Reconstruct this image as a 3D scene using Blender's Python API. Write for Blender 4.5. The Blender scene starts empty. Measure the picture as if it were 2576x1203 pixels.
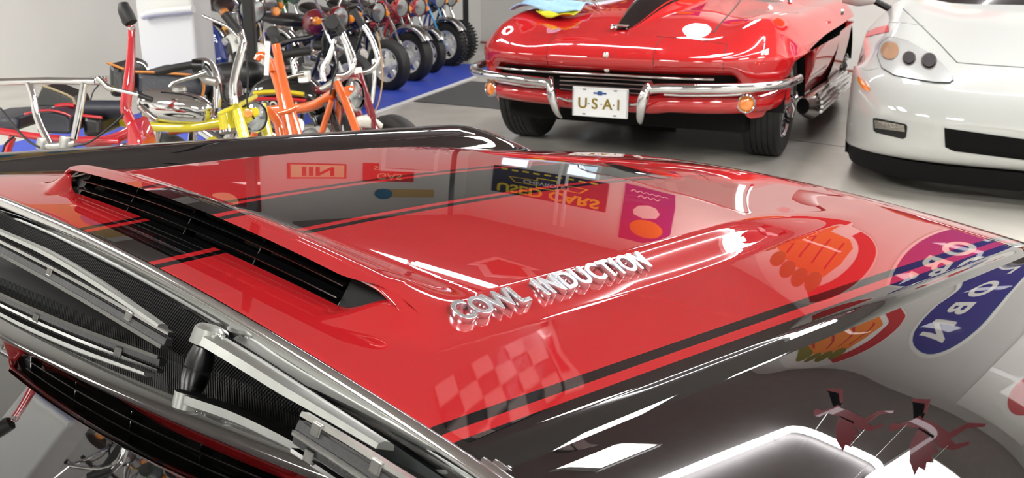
import bpy, bmesh, math, random
from math import sin, cos, pi, radians, sqrt, tan, atan2
from mathutils import Vector, Matrix
random.seed(7)
scene = bpy.context.scene
COL = scene.collection

# ------------------------------------------------------------------ camera
CAM = Vector((-0.5061, -0.9108, 1.1583)); YAW = 0.7433; PITCH = 0.2872; FPX = 2368.0
cd = bpy.data.cameras.new('camera'); cam = bpy.data.objects.new('camera', cd); COL.objects.link(cam)
cd.sensor_width = 36.0; cd.sensor_fit = 'HORIZONTAL'; cd.lens = FPX / 2576 * 36.0
cd.clip_start = 0.02; cd.clip_end = 100
cam.location = CAM; cam.rotation_euler = (pi/2 - PITCH, 0, YAW - pi/2)
cd.dof.use_dof = True; cd.dof.focus_distance = 0.95; cd.dof.aperture_fstop = 20
scene.camera = cam

# ------------------------------------------------------------------ world, exposure
w = bpy.data.worlds.new('world'); scene.world = w; w.use_nodes = True
w.node_tree.nodes['Background'].inputs[0].default_value = (0.75, 0.82, 0.9, 1)
w.node_tree.nodes['Background'].inputs[1].default_value = 0.25
vs = scene.view_settings
vs.view_transform = 'Standard'; vs.look = 'None'; vs.gamma = 1.0; vs.use_curve_mapping = False
vs.exposure = -0.25
LIGHT_PANEL = 48.0     # emission of the ceiling light panels
LIGHT_TUBE = 45.0
scene.cycles.max_bounces = 8; scene.cycles.glossy_bounces = 5; scene.cycles.transparent_max_bounces = 8
scene.cycles.caustics_reflective = False; scene.cycles.caustics_refractive = False
scene.cycles.sample_clamp_indirect = 6.0

# ------------------------------------------------------------------ room data
RX0, RX1, RY0, RY1, RZ = -4.6, 9.6, -5.2, 9.0, 3.45
# ------------------------------------------------------------------ helpers
def lin(c):
    def f(v):
        v /= 255.0
        return v/12.92 if v <= 0.04045 else ((v+0.055)/1.055)**2.4
    return tuple(f(v) for v in c)
MATS = {}
def mat(name, rgb, rough=0.5, metal=0.0, coat=0.0, spec=0.5, noise=0.0, nscale=8.0, bump=0.0, bscale=40.0, emit=0.0, coat_rough=0.01, alpha=1.0, trans=0.0):
    if name in MATS: return MATS[name]
    m = bpy.data.materials.new(name); m.use_nodes = True
    nt = m.node_tree; b = nt.nodes['Principled BSDF']
    col = lin(rgb)
    b.inputs['Base Color'].default_value = (*col, 1)
    b.inputs['Roughness'].default_value = rough; b.inputs['Metallic'].default_value = metal
    b.inputs['Coat Weight'].default_value = coat; b.inputs['Coat Roughness'].default_value = coat_rough; b.inputs['Coat IOR'].default_value = 1.85
    b.inputs['Specular IOR Level'].default_value = spec
    b.inputs['Transmission Weight'].default_value = trans
    if emit:
        b.inputs['Emission Color'].default_value = (*col, 1); b.inputs['Emission Strength'].default_value = emit
    if noise or bump:
        tc = nt.nodes.new('ShaderNodeTexCoord')
        nz = nt.nodes.new('ShaderNodeTexNoise'); nz.inputs['Scale'].default_value = nscale; nz.inputs['Detail'].default_value = 5
        nt.links.new(tc.outputs['Object'], nz.inputs['Vector'])
        if noise:
            rp = nt.nodes.new('ShaderNodeMapRange')
            rp.inputs['From Min'].default_value = 0.3; rp.inputs['From Max'].default_value = 0.7
            rp.inputs['To Min'].default_value = 1-noise; rp.inputs['To Max'].default_value = 1+noise
            nt.links.new(nz.outputs['Fac'], rp.inputs['Value'])
            mx = nt.nodes.new('ShaderNodeVectorMath'); mx.operation = 'SCALE'; mx.inputs[0].default_value = col
            nt.links.new(rp.outputs['Result'], mx.inputs['Scale']); nt.links.new(mx.outputs['Vector'], b.inputs['Base Color'])
        if bump:
            n2 = nt.nodes.new('ShaderNodeTexNoise'); n2.inputs['Scale'].default_value = bscale; n2.inputs['Detail'].default_value = 4
            nt.links.new(tc.outputs['Object'], n2.inputs['Vector'])
            bp = nt.nodes.new('ShaderNodeBump'); bp.inputs['Strength'].default_value = bump; bp.inputs['Distance'].default_value = 0.005
            nt.links.new(n2.outputs['Fac'], bp.inputs['Height']); nt.links.new(bp.outputs['Normal'], b.inputs['Normal'])
    MATS[name] = m; return m
SH = [0.0]
ORG = [Vector((0, 0, 0))]          # world position of the thing being built
def link(o, parent=None):
    COL.objects.link(o)
    if parent: o.parent = parent
    return o
def thing(name, label, cat, loc=(0, 0, 0), rz=0.0, group=None, kind=None):
    o = bpy.data.objects.new(name, None); COL.objects.link(o); o.location = loc; o.rotation_euler = (0, 0, rz)
    o.empty_display_size = 0.1
    o['label'] = label; o['category'] = cat
    if group: o['group'] = group
    if kind: o['kind'] = kind
    return o
def tag(o, label, cat, group=None, kind=None):
    o['label'] = label; o['category'] = cat
    if group: o['group'] = group
    if kind: o['kind'] = kind
    return o
def mesh(name, vs_, fs, m, parent=None, smooth=True, fm=None, edge=None):
    me = bpy.data.meshes.new(name)
    o0 = ORG[0]
    k = SH[0]
    me.from_pydata([(v[0]-o0[0]+k*v[1], v[1]-o0[1], v[2]-o0[2]) for v in vs_], [], fs)
    for mm in (m if isinstance(m, (list, tuple)) else [m]): me.materials.append(mm)
    if fm: me.polygons.foreach_set('material_index', fm)
    if smooth:
        me.polygons.foreach_set('use_smooth', [True]*len(me.polygons))
        if edge is not None:
            bm = bmesh.new(); bm.from_mesh(me)
            for e in bm.edges:
                if len(e.link_faces) == 2 and e.calc_face_angle(0) > edge: e.smooth = False
            bm.to_mesh(me); bm.free()
    me.validate(); me.update()
    return link(bpy.data.objects.new(name, me), parent)
def subsurf(o, lv=2):
    md = o.modifiers.new('subdivision', 'SUBSURF'); md.levels = lv; md.render_levels = lv; return o
def bevel(o, wd, seg=2, ang=0.6):
    md = o.modifiers.new('bevel', 'BEVEL'); md.width = wd; md.segments = seg; md.limit_method = 'ANGLE'; md.angle_limit = ang
    return o
def catmull(P, n=6, closed=False):
    P = [Vector(p) for p in P]; R = []; N = len(P)
    if N < 3: return P
    rng = range(N if closed else N-1)
    for i in rng:
        a = P[(i-1) % N] if (closed or i > 0) else P[0]*2-P[1]
        b = P[i]; c = P[(i+1) % N]
        d = P[(i+2) % N] if (closed or i+2 < N) else P[-1]*2-P[-2]
        for k in range(n):
            t = k/n
            R.append(0.5*((2*b)+(c-a)*t+(2*a-5*b+4*c-d)*t*t+(3*b-a-3*c+d)*t**3))
    if not closed: R.append(P[-1])
    return R
def sweepdata(path, prof, up=None, closed=False, scales=None, cap=True):
    """prof: list of (a,b) offsets in the (side, normal) frame. up: fixed reference or None."""
    path = [Vector(p) for p in path]; N = len(path); M = len(prof); V = []; F = []
    T = []
    for i in range(N):
        if closed: t = path[(i+1) % N]-path[i-1]
        else: t = path[min(i+1, N-1)]-path[max(i-1, 0)]
        T.append(t.normalized() if t.length > 1e-9 else Vector((1, 0, 0)))
    if up is None:
        r = Vector((0, 0, 1)) if abs(T[0].z) < 0.9 else Vector((1, 0, 0))
    else: r = Vector(up)
    nrm = (r-T[0]*r.dot(T[0])).normalized()
    for i in range(N):
        if up is not None: nrm = Vector(up)
        nrm = nrm-T[i]*nrm.dot(T[i]); nrm.normalize()
        sd = T[i].cross(nrm)
        s = scales[i] if scales else 1.0
        for a, b in prof: V.append(path[i]+sd*(a*s)+nrm*(b*s))
    for i in range(N if closed else N-1):
        j = (i+1) % N
        for k in range(M):
            k2 = (k+1) % M
            F.append((i*M+k, i*M+k2, j*M+k2, j*M+k))
    if cap and not closed:
        F.append(tuple(range(M))[::-1]); F.append(tuple((N-1)*M+k for k in range(M)))
    return V, F
def circ(r, n=10, ry=None):
    ry = ry or r
    return [(r*cos(2*pi*k/n), ry*sin(2*pi*k/n)) for k in range(n)]
def tube(name, path, r, m, parent=None, n=10, smooth_path=0, closed=False, scales=None, ry=None, up=None):
    if smooth_path: 
        if scales:
            S = [Vector((s, 0, 0)) for s in scales]; scales = [v.x for v in catmull(S, smooth_path, closed)]
        path = catmull(path, smooth_path, closed)
    V, F = sweepdata(path, circ(r, n, ry), up, closed, scales)
    return mesh(name, V, F, m, parent, True, edge=0.9)
def sweep(name, path, prof, m, parent=None, up=None, closed=False, edge=0.5, scales=None):
    V, F = sweepdata(path, prof, up, closed, scales)
    return mesh(name, V, F, m, parent, True, edge=edge)
def lathe(name, prof, m, parent=None, loc=(0, 0, 0), axis=(0, 0, 1), n=24, edge=0.6, fm=None):
    """prof: list of (r, h) along axis."""
    ax = Vector(axis).normalized(); q = ax.to_track_quat('Z', 'Y'); V = []; F = []; FM = []
    L = Vector(loc); P = len(prof)
    for k in range(n):
        a = 2*pi*k/n
        for r, h in prof: V.append(L+q @ Vector((r*cos(a), r*sin(a), h)))
    for k in range(n):
        k2 = (k+1) % n
        for i in range(P-1):
            F.append((k*P+i, k2*P+i, k2*P+i+1, k*P+i+1)); FM.append(fm[i] if fm else 0)
    o = mesh(name, V, F, m, parent, True, fm=FM if fm else None)
    me = o.data; bm = bmesh.new(); bm.from_mesh(me); bmesh.ops.remove_doubles(bm, verts=bm.verts, dist=1e-6)
    bmesh.ops.recalc_face_normals(bm, faces=bm.faces)
    for e in bm.edges:
        if len(e.link_faces) == 2 and e.calc_face_angle(0) > edge: e.smooth = False
    bm.to_mesh(me); bm.free(); return o
def boxdata(c, s, R=None):
    c = Vector(c); V = []
    for z in (-1, 1):
        for y in (-1, 1):
            for x in (-1, 1):
                v = Vector((x*s[0]/2, y*s[1]/2, z*s[2]/2))
                if R: v = R @ v
                V.append(c+v)
    F = [(0, 2, 3, 1), (4, 5, 7, 6), (0, 1, 5, 4), (2, 6, 7, 3), (0, 4, 6, 2), (1, 3, 7, 5)]
    return V, F
def box(name, c, s, m, parent=None, R=None, bev=0.0, seg=2):
    V, F = boxdata(c, s, R); o = mesh(name, V, F, m, parent, False)
    if bev: bevel(o, bev, seg)
    return o
def gridmesh(name, fn, us, vs_, m, parent=None, fm=None, flip=False, edge=None):
    """fn(u,v)->point; rows u, columns v. fm(u,v)->material index of a face centre."""
    V = [fn(u, v) for u in us for v in vs_]; n = len(vs_); F = []; FM = []
    for i in range(len(us)-1):
        for j in range(n-1):
            f = (i*n+j, i*n+j+1, (i+1)*n+j+1, (i+1)*n+j)
            F.append(f[::-1] if flip else f)
            if fm: FM.append(fm((us[i]+us[i+1])/2, (vs_[j]+vs_[j+1])/2))
    return mesh(name, V, F, m, parent, True, fm=FM if fm else None, edge=edge)
def solid(o, t, off=-1.0):
    md = o.modifiers.new('thickness', 'SOLIDIFY'); md.thickness = t; md.offset = off; return o
def textmesh(name, s, size, m, parent=None, M=Matrix.Identity(4), ext=0.001, bev=0.0, align='CENTER', sx=1.0, bold=0.0, space=1.0, res=4):
    cu = bpy.data.curves.new('txt', 'FONT'); cu.body = s; cu.size = size; cu.extrude = ext; cu.bevel_depth = bev; cu.bevel_resolution = 1
    cu.align_x = align; cu.align_y = 'CENTER'; cu.offset = bold; cu.space_character = space; cu.resolution_u = res
    o = bpy.data.objects.new('txt', cu); COL.objects.link(o)
    dg = bpy.context.evaluated_depsgraph_get(); me = bpy.data.meshes.new_from_object(o.evaluated_get(dg))
    bpy.data.objects.remove(o); bpy.data.curves.remove(cu)
    SM_ = Matrix.Identity(4); SM_[0][1] = SH[0]
    MM = Matrix.Translation(-ORG[0]) @ SM_ @ M @ Matrix.Diagonal((sx, 1, 1, 1))
    me.transform(MM); me.materials.clear(); me.materials.append(m); me.name = name
    return link(bpy.data.objects.new(name, me), parent)
def frame(o, x, y):
    """matrix with text x axis, y axis at origin o."""
    x = Vector(x).normalized(); y = Vector(y); y = (y-x*y.dot(x)).normalized(); z = x.cross(y)
    M = Matrix.Identity(4)
    for i in range(3): M[i][0] = x[i]; M[i][1] = y[i]; M[i][2] = z[i]; M[i][3] = o[i]
    return M
def ss(a, b, x):
    t = max(0.0, min(1.0, (x-a)/(b-a))); return t*t*(3-2*t)
def interp(xs, ys, x):
    if x <= xs[0]: return ys[0]
    for i in range(len(xs)-1):
        if x <= xs[i+1]:
            t = (x-xs[i])/(xs[i+1]-xs[i]); return ys[i]+(ys[i+1]-ys[i])*t
    return ys[-1]
def cinterp(xs, ys, x):
    """monotone cubic-ish interpolation"""
    n = len(xs)
    if x <= xs[0]: return ys[0]
    if x >= xs[-1]: return ys[-1]
    i = 0
    while x > xs[i+1]: i += 1
    h = xs[i+1]-xs[i]; d = (ys[i+1]-ys[i])/h
    dl = (ys[i]-ys[i-1])/(xs[i]-xs[i-1]) if i > 0 else d
    dr = (ys[i+2]-ys[i+1])/(xs[i+2]-xs[i+1]) if i+2 < n else d
    m0 = 0 if dl*d <= 0 else 2*dl*d/(dl+d)
    m1 = 0 if dr*d <= 0 else 2*dr*d/(dr+d)
    t = (x-xs[i])/h
    return (ys[i]*(2*t**3-3*t*t+1)+h*m0*(t**3-2*t*t+t)+ys[i+1]*(3*t*t-2*t**3)+h*m1*(t**3-t*t))
def lins(a, b, n): return [a+(b-a)*i/(n-1) for i in range(n)]
FWD = Vector((cos(PITCH)*cos(YAW), cos(PITCH)*sin(YAW), -sin(PITCH)))
RGT = FWD.cross(Vector((0, 0, 1))).normalized(); UPV = RGT.cross(FWD)
def at(px, py, d):
    """world point seen at photo pixel (px,py) at depth d along the view axis"""
    return CAM+FWD*d+RGT*((px-1288)/FPX*d)-UPV*((py-601.5)/FPX*d)

# ------------------------------------------------------------------ materials
chrome = mat('chrome', (225, 226, 228), 0.06, 1.0)
chrome_dull = mat('chrome_dull', (190, 190, 188), 0.22, 1.0)
steel = mat('brushed_steel', (205, 206, 204), 0.32, 1.0, noise=0.06, nscale=30)
rubber = mat('black_rubber', (18, 18, 19), 0.55, bump=0.15, bscale=120)
tyre_m = mat('tyre_rubber', (30, 30, 30), 0.6, noise=0.15, nscale=20)
blackpl = mat('black_plastic', (8, 8, 9), 0.3)
blackmat = mat('matt_black', (9, 9, 10), 0.7, spec=0.2)
red_paint = mat('red_paint', (144, 24, 28), 0.5, 0.0, 1.0, spec=0.0, coat_rough=0.0)
black_paint = mat('black_paint', (9, 9, 10), 0.5, 0.0, 1.0, spec=0.0, coat_rough=0.0)
# ------------------------------------------------------------------ room
wall_m = mat('white_wall', (210, 209, 206), 0.6, noise=0.02, nscale=1.5)
trim_m = mat('white_trim', (228, 228, 226), 0.45)
floor_m = mat('grey_epoxy_floor', (182, 179, 172), 0.25, noise=0.10, nscale=2.2, bump=0.05, bscale=60)
ceil_m = mat('grey_ceiling', (140, 135, 133), 0.8, noise=0.05)
def struct(o): o['kind'] = 'structure'; return o
t = 0.12
struct(box('floor', ((RX0+RX1)/2, (RY0+RY1)/2, -t/2), (RX1-RX0+2*t, RY1-RY0+2*t, t), floor_m))
struct(box('ceiling', ((RX0+RX1)/2, (RY0+RY1)/2, RZ+t/2), (RX1-RX0+2*t, RY1-RY0+2*t, t), ceil_m))
struct(box('wall_front', (RX1+t/2, (RY0+RY1)/2, RZ/2), (t, RY1-RY0, RZ), wall_m))
struct(box('wall_back', (RX0-t/2, (RY0+RY1)/2, RZ/2), (t, RY1-RY0, RZ), wall_m))
struct(box('wall_left', ((RX0+RX1)/2, RY1+t/2, RZ/2), (RX1-RX0+2*t, t, RZ), wall_m))
struct(box('wall_right', ((RX0+RX1)/2, RY0-t/2, RZ/2), (RX1-RX0+2*t, t, RZ), wall_m))
base_m = mat('red_brown_baseboard', (128, 70, 58), 0.5)
struct(box('baseboard_front', (RX1-0.008, (RY0+RY1)/2, 0.012), (0.016, RY1-RY0, 0.024), base_m))
# floor joint
struct(box('trim_1', (5.4, 0.0, 0.0005), (0.012, RY1-RY0-0.02, 0.001), mat('floor_joint', (96, 94, 90), 0.7)))
panel_m = mat('panel_diffuser', (255, 253, 248), 0.4, emit=LIGHT_PANEL)
tube_m = mat('tube_diffuser', (250, 252, 255), 0.4, emit=LIGHT_TUBE)
frame_m = mat('white_metal', (235, 235, 235), 0.4)
def ceiling_panel(x, y, sx, sy, label):
    r = thing('ceiling_light', label, 'ceiling light', (x, y, RZ), group='square ceiling light panels')
    for (cx, cy, ax, ay) in ((0, sy/2, sx+0.05, 0.03), (0, -sy/2, sx+0.05, 0.03), (sx/2, 0, 0.03, sy), (-sx/2, 0, 0.03, sy)):
        box('frame', (cx, cy, -0.02), (ax, ay, 0.04), frame_m, r)
    box('diffuser', (0, 0, -0.015), (sx-0.03, sy-0.03, 0.02), panel_m, r)
    return r
def ceiling_tube(x, y, ln, along, label):
    r = thing('tube_light', label, 'tube light', (x, y, RZ-0.02), pi/2 if along == 'y' else 0, group='ceiling tube lights')
    box('housing', (0, 0, -0.03), (ln, 0.12, 0.06), frame_m, r, bev=0.01)
    for s in (-1, 1):
        tube('tube', [(-ln/2+0.03, s*0.03, -0.075), (ln/2-0.03, s*0.03, -0.075)], 0.016, tube_m, r)
    return r
def ring_light(x0, x1, y0, y1, label):
    r = thing('ring_light', label, 'ceiling light', ((x0+x1)/2, (y0+y1)/2, RZ)); a, b, c = (x1-x0)/2, (y1-y0)/2, 0.22; P = []
    for cx, cy, a0 in ((a-c, b-c, 0), (-a+c, b-c, pi/2), (-a+c, -b+c, pi), (a-c, -b+c, 3*pi/2)):
        for k in range(6): P.append((cx+c*cos(a0+k*pi/10), cy+c*sin(a0+k*pi/10), -0.07))
    tube('light_loop', P, 0.03, tube_m, r, 10, closed=True)
    for sx_ in (-1, 1):
        for sy_ in (-1, 1): tube('hanger', [(sx_*a*0.7, sy_*b, -0.05), (sx_*a*0.7, sy_*b, -0.002)], 0.012, frame_m, r, 8)
    return r
# ------------------------------------------------------------------ black muscle car: surface functions (car frame = world frame, x forward, y left)
XL = -0.012; XO = -0.036; SHEAR = 0.045     # the cowl line runs slightly askew
def hbase(x, y):
    z = 0.88-0.114*x-0.083*y*y+(0.09*x-0.065*x*x)*max(0.0, 1-(y/0.54)**2)
    if x > 1.05: z -= 0.55*(x-1.05)**2
    return z
def hdome(x, y):
    b = 0.09*x-0.065*x*x
    z = 0.88-0.114*x+b-0.03*y*y+0.001
    if x > 1.05: z -= 0.55*(x-1.05)**2
    return z
def hfront(x, y):
    a = abs(y); yc = 0.358-0.03*ss(0.2, 0.8, x)
    S = (1-ss(yc, yc+0.055, a))*(1-ss(0.55, 0.98, x+0.25*max(0, a-0.2)))
    z = hbase(x, y)+S*(hdome(x, y)-hbase(x, y))
    z += (0.034-0.10*min(a, 0.34)**2)*(1-ss(XL, XL+0.08, x))*(1-ss(0.325, 0.392, a))
    return z
def xedge(y): return XO+(XL-XO)*ss(0.288, 0.372, abs(y))
def hrear(x, y):
    xe = xedge(y); r = ss(0.288, 0.372, abs(y))
    return hbase(x, y)+r*(hfront(XL, y)-hbase(XL, y))*ss(xe-0.042, xe, x)
def xrear(y): return -0.112-0.05*y*y
def xfrnt(y): return 1.38-0.35*y*y
def hood_z(x, y):
    return hrear(x, y) if x < xedge(y) else hfront(max(x, XL), y)
FCX = [0.565, 0.585, 0.64, 0.70, 0.77, 0.84, 0.89, 0.925, 0.94]
def fender_z(x, y):
    a = abs(y); ze = hbase(x, 0.56)-0.004
    zc = 0.862-0.078*x
    if x > 1.0: zc -= 1.3*(x-1.0)**2
    zc = max(zc, ze+0.004)
    zz = [ze, ze+(zc-ze)*0.12, ze+(zc-ze)*0.72, zc, zc-0.012, zc-0.042, zc-0.085, zc-0.16, zc-0.30]
    if y < 0: zz = [ze, ze-0.001, ze-0.0075, ze-0.017, ze-0.034, ze-0.066, ze-0.112, ze-0.19, ze-0.33]    # near side shaped to fall outward so it mirrors dark ceiling, not wall
    return cinterp(FCX, zz, a)
WTH = radians(24.8); WX = -0.185; WZ = 0.843; WSW = 0.0; WDL = -0.119
def glass_pt(s, y, off=0.0):
    """s: distance up the windshield from its base line"""
    x = WX-WSW*y*y+WDL*y; n = Vector((sin(WTH), (2*WSW*y-WDL)*sin(WTH), cos(WTH))).normalized()
    return Vector((x-s*cos(WTH), y, WZ+s*sin(WTH)+0.15*max(0.0, s-0.45)**2))+n*off
CAR = thing('muscle_car', 'black muscle car with red hood stripes and a raised cowl scoop, nearest the camera', 'car', (0.6, 0, 0))
ORG[0] = Vector((0.6, 0, 0)); SH[0] = SHEAR
SB = [0, 0.073, 0.085, 0.097, 0.503, 0.515, 0.527, 0.56]      # stripe borders, half side
SM = [1, 0, 1, 0, 1, 0, 1]
def stripe(y):
    a = abs(y)
    for i in range(len(SM)):
        if a < SB[i+1]: return SM[i]
    return 1
def ycols():
    ys = set(SB); 
    for a, b, n in ((0, 0.073, 4), (0.097, 0.28, 10), (0.28, 0.42, 36), (0.42, 0.503, 5), (0.527, 0.56, 4)):
        ys |= set(round(v, 5) for v in lins(a, b, n))
    ys = sorted(ys)
    # the hood edge rolls down a little
    return [-v for v in ys[:0:-1]]+ys
YC = ycols()
def hedge(y, z):
    a = abs(y); return z-0.012*ss(0.5565, 0.5605, a)**2
hood = thing('hood', 'x', 'x'); del hood['label']; del hood['category']; hood.parent = CAR
hood.location = (0, 0, 0)
us = [i/150 for i in range(151)]
def hf(u, y):
    x0 = XL+(xedge(y)-XL); x1 = xfrnt(y)
    uu = u**1.6
    x = x0+(x1-x0)*uu
    return (x, y, hedge(y, hfront(max(x, XL), y) if x > XL else hfront(XL, y)))
gridmesh('hood_panel', hf, us, YC, [red_paint, black_paint], hood, fm=lambda u, v: stripe(v), flip=True)
def hr(u, y):
    x0 = xrear(y); x1 = xedge(y); x = x0+(x1-x0)*u
    return (x, y, hedge(y, hrear(x, y))-0.003*(1-ss(0, 0.08, u)))
gridmesh('hood_panel', hr, lins(0, 1, 30), YC, [red_paint, black_paint], hood, fm=lambda u, v: stripe(v), flip=True)
# rolled lip of the scoop
ly = [y for y in YC if abs(y) <= 0.368]
V = []; F = []; FM = []; prof = circ(1, 12)
for i, y in enumerate(ly):
    e = sqrt(max(0.0, 1-(max(0, abs(y)-0.345)/0.0235)**2))
    for a, b in prof: V.append((XL-0.005+a*0.008*max(e, 0.05), y, hfront(XL, y)-0.0036+b*0.0038*max(e, 0.05)))
for i in range(len(ly)-1):
    for k in range(12):
        k2 = (k+1) % 12; F.append((i*12+k, (i+1)*12+k, (i+1)*12+k2, i*12+k2)); FM.append(stripe((ly[i]+ly[i+1])/2))
mesh('scoop_lip', V, F, [red_paint, black_paint], hood, fm=FM)
# scoop mouth: dark box, slats and dividers
grille = thing('scoop_grille', 'x', 'x'); del grille['label']; del grille['category']; grille.parent = CAR
blk_gloss = mat('gloss_black_plastic', (7, 7, 8), 0.16, spec=0.6)
def lipz(y): return hfront(XL, y)-0.006
def botz(y): return hbase(XO, y)-0.004
V = []; F = []
for y in lins(-0.355, 0.355, 25):
    V += [(XO+0.002, y, botz(y)-0.004), (XO+0.055, y, botz(y)-0.02), (XL+0.055, y, hfront(XL+0.055, y)-0.008), (XL+0.03, y, hfront(XL+0.03, y)-0.006), (XL+0.015, y, hfront(XL+0.015, y)-0.005), (XL, y, lipz(y)-0.002)]
for i in range(24):
    for k in range(5): F.append((i*6+k, i*6+k+1, i*6+7+k, i*6+6+k))
mesh('scoop_duct', V, F, blackmat, grille)
for fr in (0.36, 0.68):
    P = [(XO+0.003+(XL-XO-0.002)*fr, y, botz(y)+(lipz(y)-botz(y))*fr) for y in lins(-0.285, 0.285, 30)]
    sweep('slat', P, [(-0.010, -0.0006), (0.0018, -0.0008), (0.0018, 0.0008), (-0.010, 0.0006)], blk_gloss, grille, up=(0, 0, 1))
for y in (0.285, 0.1425, 0.0, -0.1425, -0.285):
    P = [(XO+0.002+(XL-XO-0.001)*f+0.004*sin(pi*f)*0, y, botz(y)+(lipz(y)-botz(y))*f) for f in lins(-0.05, 1.02, 8)]
    sweep('divider', P, [(-0.0011, -0.001), (0.0011, -0.001), (0.0011, 0.012), (-0.0011, 0.012)], blk_gloss, grille, up=(1, 0, 0))
for s in (-1, 1):
    y0, y1 = s*0.285, s*0.362
    V = [(XO+0.002, y0, botz(y0)), (XL, y0, lipz(y0)), (XL+0.004, y1, lipz(y1)-0.002), (XO+0.010, y0+s*0.02, botz(y0)+0.004)]
    o = mesh('end_panel', V, [(0, 1, 2, 3)], blackmat, grille, False); solid(o, 0.002)
# grey filter block glimpsed in the duct
box('air_filter', (XL+0.03, -0.10, botz(0.1)+0.004), (0.03, 0.07, 0.012), mat('filter_foam', (70, 70, 66), 0.9, noise=0.4, nscale=300), grille)
# emblem on the flank
emb = thing('emblem', 'x', 'x'); del emb['category']; emb['label'] = 'chrome raised lettering'; emb.parent = CAR
def flank(x, y): return Vector((x, y, hfront(x, y)))
E0 = flank(-0.004+0.018, -0.381); E1 = flank(0.272+0.018, -0.381)
ex = (E1-E0).normalized(); ey = (flank(0.13, -0.365)-flank(0.13, -0.395)).normalized()
word = 'COWL INDUCTION'
wid = {'C': 1.0, 'O': 1.06, 'W': 1.28, 'L': 0.84, ' ': 0.75, 'I': 0.52, 'N': 1.02, 'D': 1.0, 'U': 0.98, 'T': 0.9}
tot = sum(wid[c] for c in word); cur = 0.0; Ltot = (E1-E0).length
emb_m = mat('emblem_chrome', (226, 229, 236), 0.24, 1.0)
for c in word:
    wc = wid[c]; f = (cur+wc/2)/tot; cur += wc
    if c == ' ': continue
    p = E0.lerp(E1, f)
    x = p.x; y = p.y; P = flank(x, y)
    eyl = (flank(x, y+0.012)-flank(x, y-0.012)).normalized(); exl = (flank(x+0.01, y)-flank(x-0.01, y)).normalized()
    M = frame(P, exl, eyl); nz = Vector((M[0][2], M[1][2], M[2][2]))
    M = frame(P+nz*0.0030, exl, eyl)
    textmesh('letter', c, 0.0335, emb_m, emb, M, ext=0.0032, bev=0.0003, bold=0.0006, sx=0.86)
# front header panel and bumper line
def hdr(u, y):
    x = xfrnt(y)+0.004+u*0.17
    z = hbase(x, y)-0.2*max(0, u-0.3)**2*0.5
    return (x, y, z)
gridmesh('header_panel', hdr, lins(0, 1, 12), YC, [red_paint, black_paint], CAR, fm=lambda u, v: stripe(v), flip=True)
# fenders
fy = []
for i in range(len(FCX)-1): fy += lins(FCX[i], FCX[i+1], 6)[:-1]
fy.append(FCX[-1])
for s in (1, -1):
    def ff(u, y):
        x = -0.62+u*(1.40+0.62)+0.02*0; return (x, s*y, fender_z(x, s*y) if x > -0.15 else fender_z(-0.15, s*y)+0.02*ss(-0.15, -0.6, x))
    o = gridmesh('fender', ff, lins(0, 1, 90), fy, black_paint, CAR, flip=(s > 0))
    # lower side down to the sill
    def fl(u, t):
        x = -0.62+u*2.02; z0 = fender_z(max(x, -0.15), s*0.94); z1 = 0.28
        wh = 0.0
        dx = (x-0.75)/0.36
        if abs(dx) < 1: wh = 0.36*sqrt(1-dx*dx)
        zb = max(z1, 0.30+wh)
        return (x, s*(0.94+0.03*sin(pi*min(1, t*1.2))), z0+(zb-z0)*t)
    gridmesh('fender_side', fl, lins(0, 1, 60), lins(0, 1, 8), black_paint, CAR, flip=(s > 0))
    # seam shadow channel between hood and fender
    P = [(x, s*0.5625, hbase(x, 0.56)-0.022) for x in lins(-0.16, 1.36, 40)]
    sweep('hood_gap', P, [(-0.004, -0.004), (0.004, -0.004), (0.004, 0.004), (-0.004, 0.004)], blackmat, CAR, up=(0, 0, 1))
# chrome rear moulding of the hood
mp = []
for y in lins(-0.585, 0.585, 60): mp.append((xrear(y), y, hrear(xrear(y), y)-0.004))
prof = [(0.004, -0.012), (0.003, 0.0005)]
for cx_, cz_, r_ in ((-0.0015, 0.0005, 0.0036), (-0.0078, -0.0012, 0.0026), (-0.0132, -0.0040, 0.0026), (-0.0180, -0.0085, 0.0030)):
    for k_ in range(7):
        a_ = radians(35+k_*20+(0 if cx_ > -0.01 else 15)); prof.append((cx_+r_*cos(a_), cz_+r_*sin(a_)))
prof += [(-0.0215, -0.016), (-0.012, -0.018)]
sweep('chrome_moulding', mp, [(-a*1.5, b*1.25) for a, b in prof], chrome, CAR, up=(0, 0, 1), edge=0.9)
# ribbed seal wall below the moulding and the trough
rib = bpy.data.materials.new('ribbed_rubber'); rib.use_nodes = True; nt = rib.node_tree; b = nt.nodes['Principled BSDF']
b.inputs['Base Color'].default_value = (0.003, 0.003, 0.0035, 1); b.inputs['Roughness'].default_value = 0.4; b.inputs['Specular IOR Level'].default_value = 0.3
tc = nt.nodes.new('ShaderNodeTexCoord'); mpn = nt.nodes.new('ShaderNodeMapping'); mpn.inputs['Rotation'].default_value = (0.75, 0, 0)
wv = nt.nodes.new('ShaderNodeTexWave'); wv.wave_type = 'BANDS'; wv.bands_direction = 'Z'; wv.inputs['Scale'].default_value = 120; wv.inputs['Distortion'].default_value = 1.2
bp = nt.nodes.new('ShaderNodeBump'); bp.inputs['Strength'].default_value = 0.5; bp.inputs['Distance'].default_value = 0.002
nt.links.new(tc.outputs['Object'], mpn.inputs['Vector']); nt.links.new(mpn.outputs['Vector'], wv.inputs['Vector']); nt.links.new(wv.outputs['Fac'], bp.inputs['Height']); nt.links.new(bp.outputs['Normal'], b.inputs['Normal'])
gridmesh('cowl_seal', lambda u, y: (xrear(y)-0.006-0.006*u, y, hrear(xrear(y), y)-0.018-0.05*u), lins(0, 1, 4), lins(-0.46, 0.60, 40), rib, CAR)
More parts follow.
